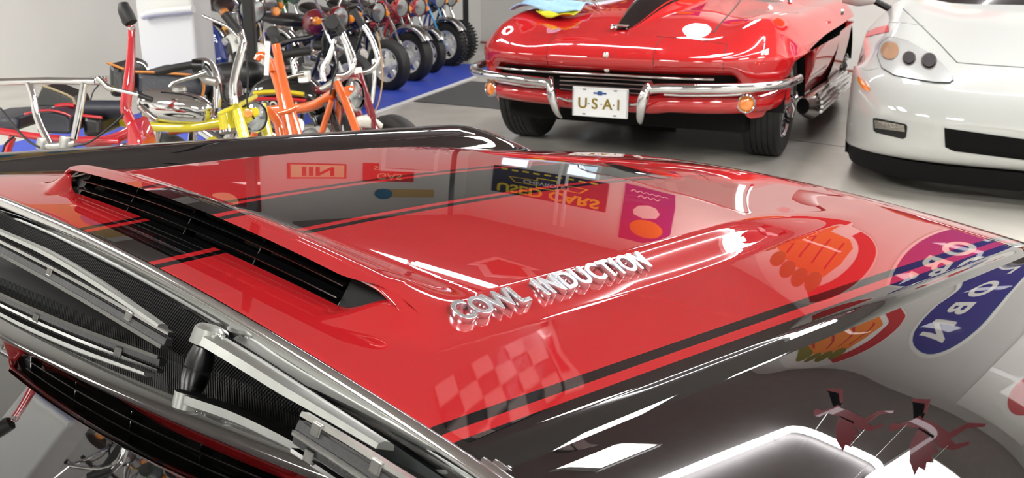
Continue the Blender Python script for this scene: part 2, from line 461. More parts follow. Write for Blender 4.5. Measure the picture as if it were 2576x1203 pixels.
trough_m = mat('cowl_black', (5, 5, 6), 0.55, spec=0.12)
gridmesh('cowl_panel', lambda u, y: (xrear(y)-0.005-u*0.07, y, hrear(xrear(y), y)-0.062-0.012*u), lins(0, 1, 3), lins(-0.60, 0.60, 30), trough_m, CAR)
gridmesh('cowl_end_plate', lambda u, y: (xrear(y)-0.007-0.010*u, y, hrear(xrear(y), y)-0.017-0.05*u), lins(0, 1, 4), lins(-0.60, -0.455, 8), mat('grey_plate', (38, 42, 42), 0.45), CAR)
# windshield: outer glass with a dark dashboard behind it
gm = bpy.data.materials.new('windshield_glass'); gm.use_nodes = True; nt = gm.node_tree; nt.nodes.clear()
out = nt.nodes.new('ShaderNodeOutputMaterial'); mx = nt.nodes.new('ShaderNodeMixShader'); tr = nt.nodes.new('ShaderNodeBsdfTransparent'); gl = nt.nodes.new('ShaderNodeBsdfGlossy')
tr.inputs['Color'].default_value = (0.62, 0.66, 0.64, 1); gl.inputs['Roughness'].default_value = 0.0
fr = nt.nodes.new('ShaderNodeFresnel'); fr.inputs['IOR'].default_value = 2.3
nt.links.new(fr.outputs['Fac'], mx.inputs['Fac']); nt.links.new(tr.outputs[0], mx.inputs[1]); nt.links.new(gl.outputs[0], mx.inputs[2]); nt.links.new(mx.outputs[0], out.inputs['Surface'])
ws = gridmesh('windshield', lambda u, y: glass_pt(-0.025+u*0.85, y), lins(0, 1, 24), lins(-0.62, 0.62, 40), gm, CAR)
gridmesh('glass_edge_band', lambda u, y: glass_pt(-0.02+u*0.045, y, -0.006), lins(0, 1, 3), lins(-0.62, 0.62, 40), trough_m, CAR)
gridmesh('dashboard', lambda u, y: (WX-0.03-u*0.55+WDL*y, y, WZ-0.035+0.03*sin(u*3)), lins(0, 1, 8), lins(-0.62, 0.62, 12), mat('dash_vinyl', (20, 18, 18), 0.6), CAR)
box('cabin_back', (-1.4, 0, 0.95), (0.05, 1.2, 0.5), blackmat, CAR)
# a-pillars and roof so the cabin closes
for s in (-1, 1):
    P = [glass_pt(-0.03, s*0.635, 0.0), glass_pt(0.3, s*0.63, 0.004), glass_pt(0.82, s*0.60, 0.006)]
    tube('pillar_trim', P, 0.016, chrome, CAR, smooth_path=6)
gridmesh('roof', lambda u, y: (glass_pt(0.8, y)[0]-u*1.0, y, glass_pt(0.8, y)[2]+0.05*sin(u*2.2)-0.02*y*y), lins(0, 1, 8), lins(-0.62, 0.62, 12), black_paint, CAR)
# wipers
wm = mat('wiper_metal', (158, 160, 156), 0.36, 0.9, noise=0.05, nscale=60)
def gp(px, py, off):
    """photo pixel -> point in the cowl trough, off above its reference level"""
    d = (FWD*FPX+RGT*(px-1288)-UPV*(py-601.5)).normalized(); t_ = 0.1
    while t_ < 3:
        P = CAM+d*t_
        zg = WZ+tan(WTH)*(WX+WDL*P.y-(P.x-SHEAR*P.y))
        if P.z < max(0.862-0.07*P.y**2+off, zg+0.016+off): break
        t_ += 0.002
    return Vector((P.x-SHEAR*P.y, P.y, P.z))
def wiper(label_pts_arm, blade_pts, piv):
    w_ = thing('wiper', 'x', 'x'); del w_['label']; del w_['category']; w_.parent = CAR
    A = [gp(*p) for p in label_pts_arm]
    n = Vector((sin(WTH), 0, cos(WTH)))
    if len(A) > 2:
        wd = [0.014, 0.0135, 0.012, 0.0095, 0.007] if piv else [0.006, 0.0065, 0.008, 0.0075, 0.005]
        V, F = sweepdata(catmull(A, 5), [(-1, -0.25), (1, -0.25), (0.9, 0.25), (0.3, 0.5), (-0.3, 0.5), (-0.9, 0.25)], n, scales=[interp(lins(0, 1, 5), wd, i/(5*(len(A)-1))) for i in range(5*(len(A)-1)+1)])
        mesh('wiper_arm', V, F, wm, w_, edge=0.5)
    if piv:
        p = gp(*piv)
        lathe('pivot_cap', [(0, 0.012), (0.009, 0.012), (0.0125, 0.009), (0.0135, -0.004), (0, -0.004)], wm, w_, p, n)
        lathe('pivot_post', [(0, 0), (0.009, 0), (0.0115, -0.010), (0.0115, -0.018), (0, -0.018)], blackpl, w_, p-n*0.006, n)
        q = A[0].lerp(A[1], 0.10)
        lathe('pivot_screw', [(0, 0.009), (0.0035, 0.0088), (0.0042, 0.0065), (0.0042, 0)], chrome, w_, q, n, n=14)
    B = [gp(*p) for p in blade_pts]
    sweep('blade_spine', catmull(B, 6), [(-0.0035, 0), (0.0035, 0), (0.0028, 0.003), (-0.0028, 0.003)], chrome_dull, w_, up=n, edge=0.4)
    B2 = [v-n*0.006 for v in B]
    sweep('blade_rubber', catmull(B2, 6), [(-0.004, -0.003), (0.004, -0.003), (0.003, 0.003), (-0.003, 0.003)], rubber, w_, up=n)
    side = Vector((0.3, 0, 0.2))
    B3 = [v-n*0.008+Vector((-0.007, -0.002, 0)) for v in B]
    sweep('blade_rail', catmull(B3, 6), [(-0.0012, -0.001), (0.0012, -0.001), (0.0012, 0.002), (-0.0012, 0.002)], chrome_dull, w_, up=n)
    for f in (0.12, 0.5, 0.86):
        k = f*(len(B)-1); i = min(int(k), len(B)-2); q = B[i].lerp(B[i+1], k-i); tdir = (B[i+1]-B[i]).normalized()
        R = Matrix((tdir, n.cross(tdir), n)).transposed()
        box('blade_clip', q-n*0.002, (0.012, 0.010, 0.009), chrome_dull, w_, R, bev=0.001)
    return w_
wiper([(540, 862, 0.004), (640, 922, 0.003), (740, 985, 0.002), (840, 1045, 0.0), (970, 1125, -0.002)], [(765, 1048, -0.004), (900, 1130, -0.004), (1030, 1213, -0.004), (1180, 1300, -0.004)], (520, 855, 0.004))
wiper([(-60, 556, 0.0), (20, 592, 0.0), (130, 642, 0.0), (260, 720, 0.0), (410, 822, 0.0)], [(-80, 570, -0.008), (60, 640, -0.008), (220, 725, -0.008), (430, 845, -0.008)], None)
# washer nozzle and far side mirror-bright front trim
tube('front_trim', [(xfrnt(y)+0.172, y, hdr(1, y)[2]-0.004) for y in lins(-0.54, 0.54, 30)], 0.006, chrome, CAR)
box('washer_nozzle', (1.42, 0.53, hbase(1.40, 0.53)+0.004), (0.03, 0.03, 0.012), chrome, CAR, bev=0.004)
# wheels and lower body so the car stands on the floor
for sx_, sy_ in ((0.75, 1), (0.75, -1)):
    lathe('tyre', [(0.20, -0.10), (0.30, -0.10), (0.325, -0.06), (0.33, 0), (0.325, 0.06), (0.30, 0.10), (0.20, 0.10)], tyre_m, CAR, (sx_, sy_*0.82, 0.33), (0, 1, 0), 36)
    lathe('wheel', [(0, 0.05), (0.06, 0.06), (0.19, 0.05), (0.205, 0.10), (0.21, 0.0)], steel, CAR, (sx_, sy_*0.82, 0.33), (0, sy_, 0), 30)
box('front_bumper', (1.50, 0, 0.40), (0.06, 1.6, 0.12), chrome, CAR, bev=0.02)
box('front_grille', (1.44, 0, 0.48), (0.04, 1.5, 0.10), blackmat, CAR)
box('engine_bay', (0.6, 0, 0.45), (1.4, 1.1, 0.34), blackmat, CAR, bev=0.02)
SH[0] = 0.0; ORG[0] = Vector((0, 0, 0))
# ------------------------------------------------------------------ helper: put details on a curved body by looking through the photo pixel onto the body surface
from mathutils.bvhtree import BVHTree
class Skin:
    def __init__(s, loc, rz):
        s.M = Matrix.Translation(loc) @ Matrix.Rotation(rz, 4, 'Z'); s.I = s.M.inverted(); s.V = []; s.F = []
    def add(s, o):
        n = len(s.V); s.V += [v.co.copy() for v in o.data.vertices]; s.F += [tuple(n+i for i in p.vertices) for p in o.data.polygons]
    def done(s): s.T = BVHTree.FromPolygons(s.V, s.F)
    def hit(s, px, py, off=0.0):
        d = FWD*FPX+RGT*(px-1288)-UPV*(py-601.5)
        o = s.I @ CAM; dl = (s.I.to_3x3() @ d).normalized()
        p, n, i, _ = s.T.ray_cast(o, dl)
        if p is None: return None
        if n.dot(dl) > 0: n = -n
        return p+n*off
    def line(s, name, pts, r, m, parent, off=0.0, smooth_path=3, flat=None):
        P = []
        for i in range(len(pts)-1):
            for k in range(4):
                t = k/4; q = s.hit(pts[i][0]+(pts[i+1][0]-pts[i][0])*t, pts[i][1]+(pts[i+1][1]-pts[i][1])*t, off)
                if q is not None: P.append(q)
        q = s.hit(*pts[-1], off)
        if q is not None: P.append(q)
        if len(P) < 2: return None
        return tube(name, P, r, m, parent, n=6)
    def patch(s, name, poly, m, parent, off=0.003, rings=4, dens=3, thick=0.0):
        B = []
        n = len(poly)
        for i in range(n):
            for k in range(dens):
                t = k/dens; B.append((poly[i][0]+(poly[(i+1) % n][0]-poly[i][0])*t, poly[i][1]+(poly[(i+1) % n][1]-poly[i][1])*t))
        cx = sum(p[0] for p in B)/len(B); cy = sum(p[1] for p in B)/len(B)
        V = []; F = []; c0 = s.hit(cx, cy, off)
        if c0 is None: return None
        V.append(c0); N = len(B); last = c0
        for r in range(1, rings+1):
            f = r/rings
            for p in B:
                q = s.hit(cx+(p[0]-cx)*f, cy+(p[1]-cy)*f, off)
                if q is None or (q-c0).length > 0.9: q = last
                V.append(q); last = q
        for k in range(N): F.append((0, 1+k, 1+(k+1) % N))
        for r in range(rings-1):
            for k in range(N):
                a = 1+r*N+k; b = 1+r*N+(k+1) % N; F.append((a, a+N, b+N, b))
        o = mesh(name, V, F, m, parent)
        if thick: solid(o, thick, 0)
        return o
def wheel_tyre(parent, c, side, R=0.335, wd=0.20, Rr=0.2, grooves=True):
    h = wd/2; ax = (0, side, 0)
    pr = [(Rr, -h*0.85), (Rr+0.05, -h), (R-0.035, -h*0.98), (R-0.008, -h*0.86)]
    for k in range(-2, 3):
        y = k*h*0.30
        if grooves: pr += [(R, y-h*0.12), (R, y+h*0.12), (R-0.008, y+h*0.13), (R-0.008, y+h*0.17)]
        else: pr += [(R, y)]
    pr += [(R-0.008, h*0.86), (R-0.035, h*0.98), (Rr+0.05, h), (Rr, h*0.85)]
    return lathe('tyre', pr, tyre_m, parent, c, ax, 48)

# ------------------------------------------------------------------ red sports car
VL = Vector((4.598, 2.609, 0)); VR = radians(197.5)
vette = thing('sports_car', 'red vintage sports car with chrome bumpers and a USA plate', 'car', VL, VR)
vred = mat('vintage_red_paint', (190, 30, 34), 0.5, 0, 1.0, spec=0.0, coat_rough=0.0)
sk = Skin(VL, VR)
XNY = [0, 0.3, 0.5, 0.7, 0.8, 0.9, 0.955, 0.985, 1.0]; XNX = [0.86, 0.848, 0.815, 0.74, 0.675, 0.56, 0.42, 0.26, 0.05]
def vxn(y): return 0.05+0.81*sqrt(max(0.0, 1-min(abs(y), 1.0)**4))
def vtop(x, y):
    a = abs(y)
    zc = cinterp([-1.6, -0.8, -0.4, 0, 0.2, 0.5, 0.86], [0.93, 0.915, 0.89, 0.855, 0.825, 0.765, 0.70], x)
    zf = cinterp([-1.6, -0.8, -0.3, 0, 0.2, 0.4, 0.6, 0.86], [0.83, 0.825, 0.85, 0.86, 0.845, 0.80, 0.735, 0.68], x)
    e = 2.718281828**(-((a-0.76)/0.15)**2)
    return zc+(zf-zc+0.02)*e-0.02*ss(0.25, 0.55, a)-0.2*(max(0.0, a-0.76)/0.24)**2.2
def vz(x, y):
    d = vxn(y)-x; q = sqrt(max(0.0, 1-(1-min(max(d, 0)/0.27, 1))**2))**0.9
    return 0.632+(vtop(x, y)-0.632)*q
ycs = [-v for v in (1.0, 0.995, 0.985, 0.97, 0.955, 0.93, 0.90, 0.87, 0.84, 0.80, 0.76, 0.72, 0.68, 0.64, 0.6, 0.55, 0.5, 0.44, 0.38, 0.3, 0.2, 0.1)]
ycs = ycs+[0]+[-v for v in ycs[::-1]]
def vg(u, y):
    xn = vxn(y); x = xn-(xn+1.6)*u**1.9; return (x, y, vz(x, y))
o = gridmesh('body_top', vg, lins(0, 1, 60), ycs, vred, vette); sk.add(o)
# skirt under the nose crease, running round to the flanks
def crease(a):
    """a in -1..1 round the plan outline"""
    s = 1 if a >= 0 else -1; t = abs(a)
    if t < 0.6: y = 1.0*(t/0.6)**0.8; y = min(y, 1.0); return vxn(y), s*y
    return 0.05-(t-0.6)/0.4*1.65, s*1.0
As = lins(-1, 1, 161)
def arch(x):
    dx = x/0.40
    return 0.33+0.37*sqrt(1-dx*dx) if abs(dx) < 1 else 0.0
def skirt(r, a):
    x, y = crease(a); front = 1-ss(0.38, 0.52, abs(a))
    zs = [0.632, 0.612, 0.585, 0.562, 0.548]; ins = [0, 0.004, 0.02, 0.05, 0.10]
    zs2 = [0.632, 0.60, 0.52, 0.42, 0.30]; in2 = [0, 0.0, 0.012, 0.04, 0.09]
    i = int(r); z = zs[i]*front+zs2[i]*(1-front); d = ins[i]*front+in2[i]*(1-front)
    if front < 0.5 or abs(y) > 0.97:
        z = max(z, min(arch(x), 0.632)) if arch(x) else z
    nx = front; ny = (1-front)
    return (x-d*(nx+0.2), y-(1 if y > 0 else -1)*d*(ny), z)
o = gridmesh('body_side', skirt, [0, 1, 2, 3, 4], As, vred, vette, edge=0.6); sk.add(o)
sk.done()
# dark grille recess and lower pan
gridmesh('grille_recess', lambda r, y: (vxn(y)-0.10-0.05*sin(pi*r), y, 0.56-r*0.17), lins(0, 1, 5), lins(-0.78, 0.78, 40), blackmat, vette)
def pan(r, y):
    a = abs(y); k = 1-ss(0.84, 0.97, a)
    zs = [0.452, 0.44, 0.415, 0.385, 0.355, 0.335]; dx = [-0.09, -0.045, -0.02, -0.02, -0.05, -0.11]; i = int(r)
    drop = 0.03*(1-ss(0.25, 0.40, a))
    return (vxn(y)+dx[i]-0.02, y, zs[i]-drop*(1-i*0.1)+(1-k)*0.03)
o = gridmesh('lower_pan', pan, [0, 1, 2, 3, 4, 5], lins(-0.965, 0.965, 61), vred, vette, edge=0.9)
# grille bars
def bar(name, P, r, m=chrome, n=8): return tube(name, P, r, m, vette, n, 5)
bar('grille_bar', [(vxn(y)-0.055, y, 0.538-0.004*abs(y)) for y in lins(-0.78, 0.62, 16)], 0.008)
for s in (-1, 1):
    L = [(vxn(y)-0.05, s*y, z) for y, z in ((0.80, 0.50), (0.77, 0.462), (0.70, 0.452), (0.5, 0.447), (0.36, 0.447))]
    bar('grille_bar', L, 0.011)
    bar('grille_bar', [(vxn(y)-0.085, s*y, 0.492) for y in lins(0.36, 0.78, 8)], 0.005, chrome_dull)
for z in (0.512, 0.487, 0.462, 0.437, 0.412): bar('grille_bar', [(0.775, y, z) for y in lins(-0.28, 0.28, 5)], 0.004, chrome_dull, 6)
# chrome bumper blades with guards
bp_ = [(-0.02, -0.020), (0.0, -0.028), (0.016, -0.018), (0.023, 0.0), (0.016, 0.018), (0.0, 0.028), (-0.02, 0.020)]
for s in (-1, 1):
    P = [(0.885, 0.285, 0.474), (0.885, 0.34, 0.486), (0.868, 0.5, 0.492), (0.825, 0.66, 0.496), (0.755, 0.80, 0.50), (0.65, 0.915, 0.504), (0.50, 0.985, 0.508), (0.30, 1.01, 0.512)]
    P = [(x, s*y, z) for x, y, z in P]
    sweep('bumper_blade', catmull(P, 6), [(a*s, b) for a, b in bp_] if s > 0 else [(a*s, b) for a, b in bp_][::-1], chrome, vette, up=(0, 0, 1), edge=1.2)
    G = [(0.86, 0.30, 0.50), (0.90, 0.288, 0.482), (0.915, 0.275, 0.43), (0.905, 0.262, 0.37), (0.875, 0.25, 0.315), (0.84, 0.242, 0.285)]
    tube('bumper_guard', [(x, s*y, z) for x, y, z in G], 0.024, chrome, vette, 12, 5, scales=[0.8, 1.0, 1.15, 1.0, 0.8, 0.45], ry=0.030)
    tube('plate_bracket', [(0.86, s*0.255, 0.40), (0.855, s*0.2, 0.385), (0.85, s*0.16, 0.385)], 0.008, chrome, vette)
    # turn lamp
    c = (vxn(0.785)-0.035, s*0.785, 0.40); nrm = Vector((0.93, s*0.33, 0.05))
    lathe('lamp_ring', [(0.034, -0.03), (0.050, -0.03), (0.052, 0.012), (0.046, 0.018), (0.042, 0.014)], chrome, vette, c, nrm, 28)
    lathe('lamp_lens', [(0, 0.020), (0.018, 0.019), (0.032, 0.016), (0.043, 0.008), (0.043, -0.01)], mat('amber_lens', (232, 130, 24), 0.12, coat=1.0, emit=0.05), vette, c, nrm, 28)
# plate
plate = box('licence_plate', (0.872, 0.008, 0.388), (0.012, 0.335, 0.168), mat('plate_white', (228, 231, 232), 0.35), vette, bev=0.012, seg=3)
def vt(s_, size, y, z, col, nm='plate_text', sx=1.0, bold=0.0): textmesh(nm, s_, size, col, plate, frame((0.8795, y, z), (0, 1, 0), (0, 0, 1)), ext=0.0012, sx=sx, bold=bold)
gold = mat('gold_letter', (138, 116, 34), 0.35, 0.4)
for ch, yy in (('U', -0.095), ('S', -0.022), ('A', 0.055), ('1', 0.120)): vt(ch, 0.085, yy, 0.377, gold, bold=0.0012)
for yy in (-0.058, 0.018, 0.092): box('plate_text', (0.8795, yy, 0.378), (0.002, 0.008, 0.006), gold, plate)
blue_m = mat('emblem_blue', (40, 70, 130), 0.4)
box('plate_emblem', (0.879, 0.008, 0.440), (0.002, 0.078, 0.010), blue_m, plate); box('plate_emblem', (0.879, 0.008, 0.440), (0.0022, 0.028, 0.024), blue_m, plate)
for yy, zz in ((-0.085, 0.458), (0.10, 0.458), (-0.085, 0.318), (0.10, 0.318)): box('plate_slot', (0.879, yy, zz), (0.002, 0.02, 0.006), mat('slot_grey', (70, 74, 78), 0.6), plate)
V = []
fr_ = [(-0.157, -0.078), (0.157, -0.078), (0.157, 0.078), (-0.157, 0.078)]
tube('plate_frame', [(0.880, 0.008+a*1.03, 0.388+b*1.02) for a, b in fr_], 0.004, mat('plate_white', (228, 231, 232)), plate, 8, closed=True)
# seams: headlight doors, hood edge
seam = mat('seam_black', (30, 4, 6), 0.6)
for pts in ([(1402, 82), (1380, 110), (1374, 140), (1380, 170)], [(1665, 92), (1648, 120), (1643, 150), (1645, 186)], [(1652, 92), (1740, 98), (1828, 112)], [(1828, 112), (1820, 150), (1817, 195)], [(1250, 82), (1232, 110), (1228, 140), (1240, 165)]):
    sk.line('panel_seam', pts, 0.0022, seam, vette)
sk.line('panel_seam', [(1795, 82), (1812, 60), (1840, 30), (1862, 2)], 0.005, seam, vette)
# stinger hood bulge with black inset
def sting(u, w_):
    x = 0.50-1.3*u; hw = 0.045+0.20*u**0.75; hw = min(hw, 0.22)
    h = 0.085*ss(0, 0.55, u)+0.012
    y = w_*hw; return (x, y, vz(x, y)+h*(1-abs(w_)**3)-0.006*abs(w_)**3)
gridmesh('hood_bulge', sting, lins(0, 1, 24), [-1, -0.95, -0.9, -0.82, -0.76, -0.72, -0.4, 0, 0.4, 0.72, 0.76, 0.82, 0.9, 0.95, 1], [vred, black_paint], vette, fm=lambda u, v: 1 if abs(v) < 0.70 and u > 0.02 else (1 if 0.76 < abs(v) < 0.82 else 0))
q = Vector((0.49, -0.015, vz(0.49, 0)+0.025))
box('hood_badge', q, (0.03, 0.10, 0.012), chrome, vette, bev=0.004); lathe('hood_badge', [(0, 0.008), (0.016, 0.006), (0.02, 0)], chrome, vette, (0.515, -0.05, vz(0.5, 0)+0.018), (0.3, 0, 1), 16)
lathe('nose_badge', [(0, 0.008), (0.014, 0.006), (0.018, 0)], chrome, vette, (0.858, 0.03, 0.652), (1, 0, 0.1), 16)
lathe('nose_badge', [(0, 0.012), (0.014, 0.010), (0.018, 0)], chrome, vette, (0.80, 0.02, 0.565), (1, 0, 0.1), 16)
# wheels
for x in (0.0, -2.72):
    for s in (-1, 1):
        c = (x, s*0.80, 0.335)
        wheel_tyre(vette, c, s, 0.335, 0.225, 0.21)
        lathe('wheel_rim', [(0.212, -0.09), (0.205, 0.09), (0.215, 0.104), (0.222, 0.10), (0.222, -0.09)], chrome, vette, c, (0, s, 0), 40)
        lathe('wheel_hub', [(0, 0.12), (0.02, 0.12), (0.05, 0.10), (0.055, 0.05), (0.08, 0.02)], chrome, vette, c, (0, s, 0), 24)
        lathe('wheel_disc', [(0, -0.02), (0.2, 0.0)], blackmat, vette, c, (0, s, 0), 24)
        if s > 0:
            for k in range(24):
                a = 2*pi*k/24; tube('spoke', [(c[0]+0.055*cos(a), c[1]+0.075, c[2]+0.055*sin(a)), (c[0]+0.205*cos(a+0.12), c[1]+0.065, c[2]+0.205*sin(a+0.12))], 0.006, chrome, vette, 6)
            for k in range(3):
                a = 2*pi*k/3+0.5; tube('spinner', [(c[0], c[1]+0.13, c[2]), (c[0]+0.04*cos(a), c[1]+0.15, c[2]+0.04*sin(a)), (c[0]+0.095*cos(a), c[1]+0.14, c[2]+0.095*sin(a))], 0.016, chrome, vette, 8, scales=[1, 1, 0.5])
# wheel house dark liner
for x in (0.0, -2.72):
    for s in (-1, 1):
        V = []; F = []
        for k in range(13):
            a = pi*k/12
            V += [(x+0.385*cos(a), s*0.95, 0.32+0.345*sin(a)), (x+0.385*cos(a), s*0.55, 0.32+0.345*sin(a))]
        for k in range(12): F.append((2*k, 2*k+1, 2*k+3, 2*k+2))
        mesh('wheel_house', V, F, blackmat, vette)
# floor pan (dark) and rear body
box('underbody', (-1.2, 0, 0.26), (3.3, 1.5, 0.12), blackmat, vette)
box('radiator', (0.5, 0, 0.42), (0.1, 1.2, 0.2), blackmat, vette)
def rear(u, y):
    x = -1.6-u*2.1; ym = 1.0-0.22*ss(0.4, 1, u); zz = vtop(-1.6, y)+0.02*sin(u*3)-0.22*ss(0.6, 1, u)
    return (x, y*ym, zz)
gridmesh('rear_deck', rear, lins(0, 1, 20), ycs, vred, vette)
for s in (-1, 1):
    def rs(u, t):
        x = -1.6-u*2.1; ym = 1.0-0.22*ss(0.4, 1, u); z0 = 0.655+0.02*sin(u*3)-0.2*ss(0.6, 1, u); zb = 0.30
        ar = 0.33+0.37*sqrt(1-((x+2.72)/0.40)**2) if abs(x+2.72) < 0.40 else 0
        zb = max(zb, min(ar, z0)); return (x, s*ym*(1.0-0.06*t*t), z0+(zb-z0)*t)
    gridmesh('rear_side', rs, lins(0, 1, 60), lins(0, 1, 6), vred, vette)
# chrome side pipe
for s in (-1, 1):
    tube('side_pipe', [(-0.50, s*0.93, 0.24), (-0.62, s*0.96, 0.23), (-1.5, s*0.98, 0.22), (-2.28, s*0.96, 0.22)], 0.075, chrome_dull, vette, 16, ry=0.09, scales=[0.6, 1, 1, 0.9])
    for k in range(5): tube('pipe_flute', [(-0.60, s*(0.965+0.075*cos(a_)), 0.23+0.09*sin(a_)) for a_ in ((k-1)*0.36,)]+[(-2.2, s*(0.975+0.075*cos((k-1)*0.36)), 0.22+0.09*sin((k-1)*0.36))], 0.012, chrome, vette, 6)
tube('windscreen_frame', [(-0.95, -0.72, 0.88), (-1.1, -0.66, 1.10), (-1.12, 0, 1.16), (-1.1, 0.66, 1.10), (-0.95, 0.72, 0.88)], 0.016, chrome, vette, 8, 6)
gridmesh('windscreen', lambda u, y: (-0.93-0.19*u, y, 0.885+0.27*u*(1-0.12*y*y)), lins(0, 1, 6), lins(-0.68, 0.68, 12), gm, vette)
lathe('door_knob', [(0, 0.02), (0.02, 0.018), (0.026, 0)], chrome, vette, (-1.55, 1.0, 0.80), (0, 1, 0), 12)
# towel left on the far fender
tw = thing('polishing_cloth', 'pale blue and yellow polishing cloth lying on the red sports car fender', 'cloth', VL+Matrix.Rotation(VR, 3, 'Z') @ Vector((0.10, -0.62, 0.86)), VR)
cl_b = mat('blue_microfibre', (150, 190, 222), 0.9, noise=0.1, nscale=40); cl_y = mat('yellow_microfibre', (196, 196, 40), 0.9, noise=0.1, nscale=40)
def clf(dx, dy, sx, sy, h, seed):
    def f(u, v):
        x = dx+(u-0.5)*sx; y = dy+(v-0.5)*sy
        xx = 0.10+x; yy = -0.62+y
        return (x, y, vz(xx, yy)-0.86+h+0.016*(1+sin(9*u+seed)*cos(7*v+seed*2))+0.01)
    return f
o = gridmesh('blue_cloth', clf(0.0, 0.0, 0.30, 0.46, 0.022, 1.0), lins(0, 1, 14), lins(0, 1, 14), cl_b, tw); solid(o, 0.008)
o = gridmesh('yellow_cloth', clf(0.13, 0.10, 0.12, 0.26, 0.006, 2.0), lins(0, 1, 8), lins(0, 1, 8), cl_y, tw); solid(o, 0.006)

# ------------------------------------------------------------------ white sports car
WL = Vector((4.38, 0.10, 0)); WR = VR
wc = thing('sports_car', 'white modern sports car with red fender dash and clear headlight', 'car', WL, WR)
wp = mat('white_car_paint', (180, 183, 181), 0.4, 0, 1.0, spec=0.1, coat_rough=0.0)
wk = Skin(WL, WR)
PX = [-0.13, -0.06, -0.015, 0.0, 0.0, -0.03, -0.10, -0.20, -0.30, -0.50, -0.80, -1.10, -1.35]
PZ = [0.185, 0.195, 0.235, 0.30, 0.39, 0.48, 0.56, 0.615, 0.655, 0.722, 0.80, 0.868, 0.915]
ys_w = [0, 0.1, 0.2, 0.3, 0.4, 0.5, 0.58, 0.66, 0.72, 0.78, 0.83, 0.87, 0.905, 0.935, 0.96, 0.98, 1.0, 1.015, 1.03, 1.04]
ys_w = [-v for v in ys_w[:0:-1]]+ys_w
def wplan(y): return cinterp([0, 0.5, 0.7, 0.85, 0.95, 1.0, 1.03, 1.04], [0, -0.03, -0.09, -0.19, -0.32, -0.44, -0.58, -0.68], abs(y))
def wsurf(r, y):
    i = min(int(r), len(PX)-2); t = r-i
    # smooth profile
    k = lins(0, len(PX)-1, len(PX)); dx = cinterp(k, PX, r); z = cinterp(k, PZ, r)
    xp = wplan(y); a = abs(y)
    x = xp+dx*(1.35+xp)/1.35
    if dx < -0.1:
        bul = 0.045*math.exp(-((a-0.80)/0.14)**2)*ss(-0.15, -0.7, dx); z += bul
        z -= (0.17*((max(0, a-0.80))/0.24)**1.8)*ss(-0.05, -0.6, dx)
    return (x, y, z)
o = gridmesh('body_front', wsurf, lins(0, len(PX)-1, 49), ys_w, wp, wc); wk.add(o)
def wside(s):
    def f(u, t):
        x0 = wsurf(3, 1.04*s)[0]
        i = u*(len(PX)-1); e = wsurf(i, 1.04*s); 
        x = e[0]-2.2*max(0, u-0.999)*0
        z0 = e[2]; zb = 0.19; dxw = (x+0.98)/0.385
        if abs(dxw) < 1: zb = max(zb, 0.33+0.37*sqrt(1-dxw*dxw))
        zb = min(zb, z0); return (x, s*(1.04-0.02*t*t), z0+(zb-z0)*t)
    return f
for s in (-1, 1):
    o = gridmesh('body_side', wside(s), lins(0, 1, 40), lins(0, 1, 8), wp, wc); wk.add(o)
wk.done()
# rear half so the car is whole
def wrear(u, y):
    x = -1.35-2.9*u; z = wsurf(len(PX)-1, y)[2]+0.02*sin(u*3); return (x, y*(1+0.02*sin(u*3)), z-0.1*ss(0.8, 1, u))
gridmesh('rear_body', wrear, lins(0, 1, 12), ys_w, wp, wc)
for s in (-1, 1):
    def wrs(u, t):
        x = -1.35-2.9*u; z0 = wrear(u, 1.04)[2]; zb = 0.19; d = (x+3.6)/0.385
        if abs(d) < 1: zb = max(zb, 0.33+0.37*sqrt(1-d*d))
        return (x, s*(1.04*(1+0.02*sin(u*3))-0.02*t*t), z0+(zb-z0)*t)
    gridmesh('rear_side', wrs, lins(0, 1, 50), lins(0, 1, 6), wp, wc)
gridmesh('cabin_glass', lambda u, v: (-1.35-2.2*u, 0.72*sin(v)*(1-0.15*u), 0.915+0.30*sin(pi*min(1, u*1.05)**0.75)*cos(v)), lins(0, 1, 16), lins(-pi/2, pi/2, 14), mat('dark_car_glass', (22, 26, 28), 0.05, coat=1.0), wc)
gridmesh('splitter_and_shade', lambda u, y: (wplan(y*1.02)-0.03-0.05*u, y, 0.19-0.10*u), lins(0, 1, 4), ys_w, blackmat, wc)  # black lip, deepened to carry the shade under the bumper too
box('air_dam_and_shade', (-0.75, 0, 0.13), (0.5, 1.7, 0.10), blackmat, wc, bev=0.012)  # matt black block doubling as the shade below the bumper
box('underbody', (-1.6, 0, 0.2), (2.8, 1.6, 0.1), blackmat, wc)
for x in (-0.98, -3.6):
    for s in (-1, 1):
        c = (x, s*0.90, 0.33); wheel_tyre(wc, c, s, 0.33, 0.25, 0.23)
        lathe('wheel_rim', [(0, 0.06), (0.05, 0.07), (0.21, 0.05), (0.232, 0.11), (0.24, 0.0)], steel, wc, c, (0, s, 0), 36)
        V = []; F = []
        for k in range(13):
            a = pi*k/12; V += [(x+0.37*cos(a), s*0.99, 0.32+0.345*sin(a)), (x+0.37*cos(a), s*0.6, 0.32+0.345*sin(a))]
        for k in range(12): F.append((2*k, 2*k+1, 2*k+3, 2*k+2))
        mesh('wheel_house', V, F, blackmat, wc)
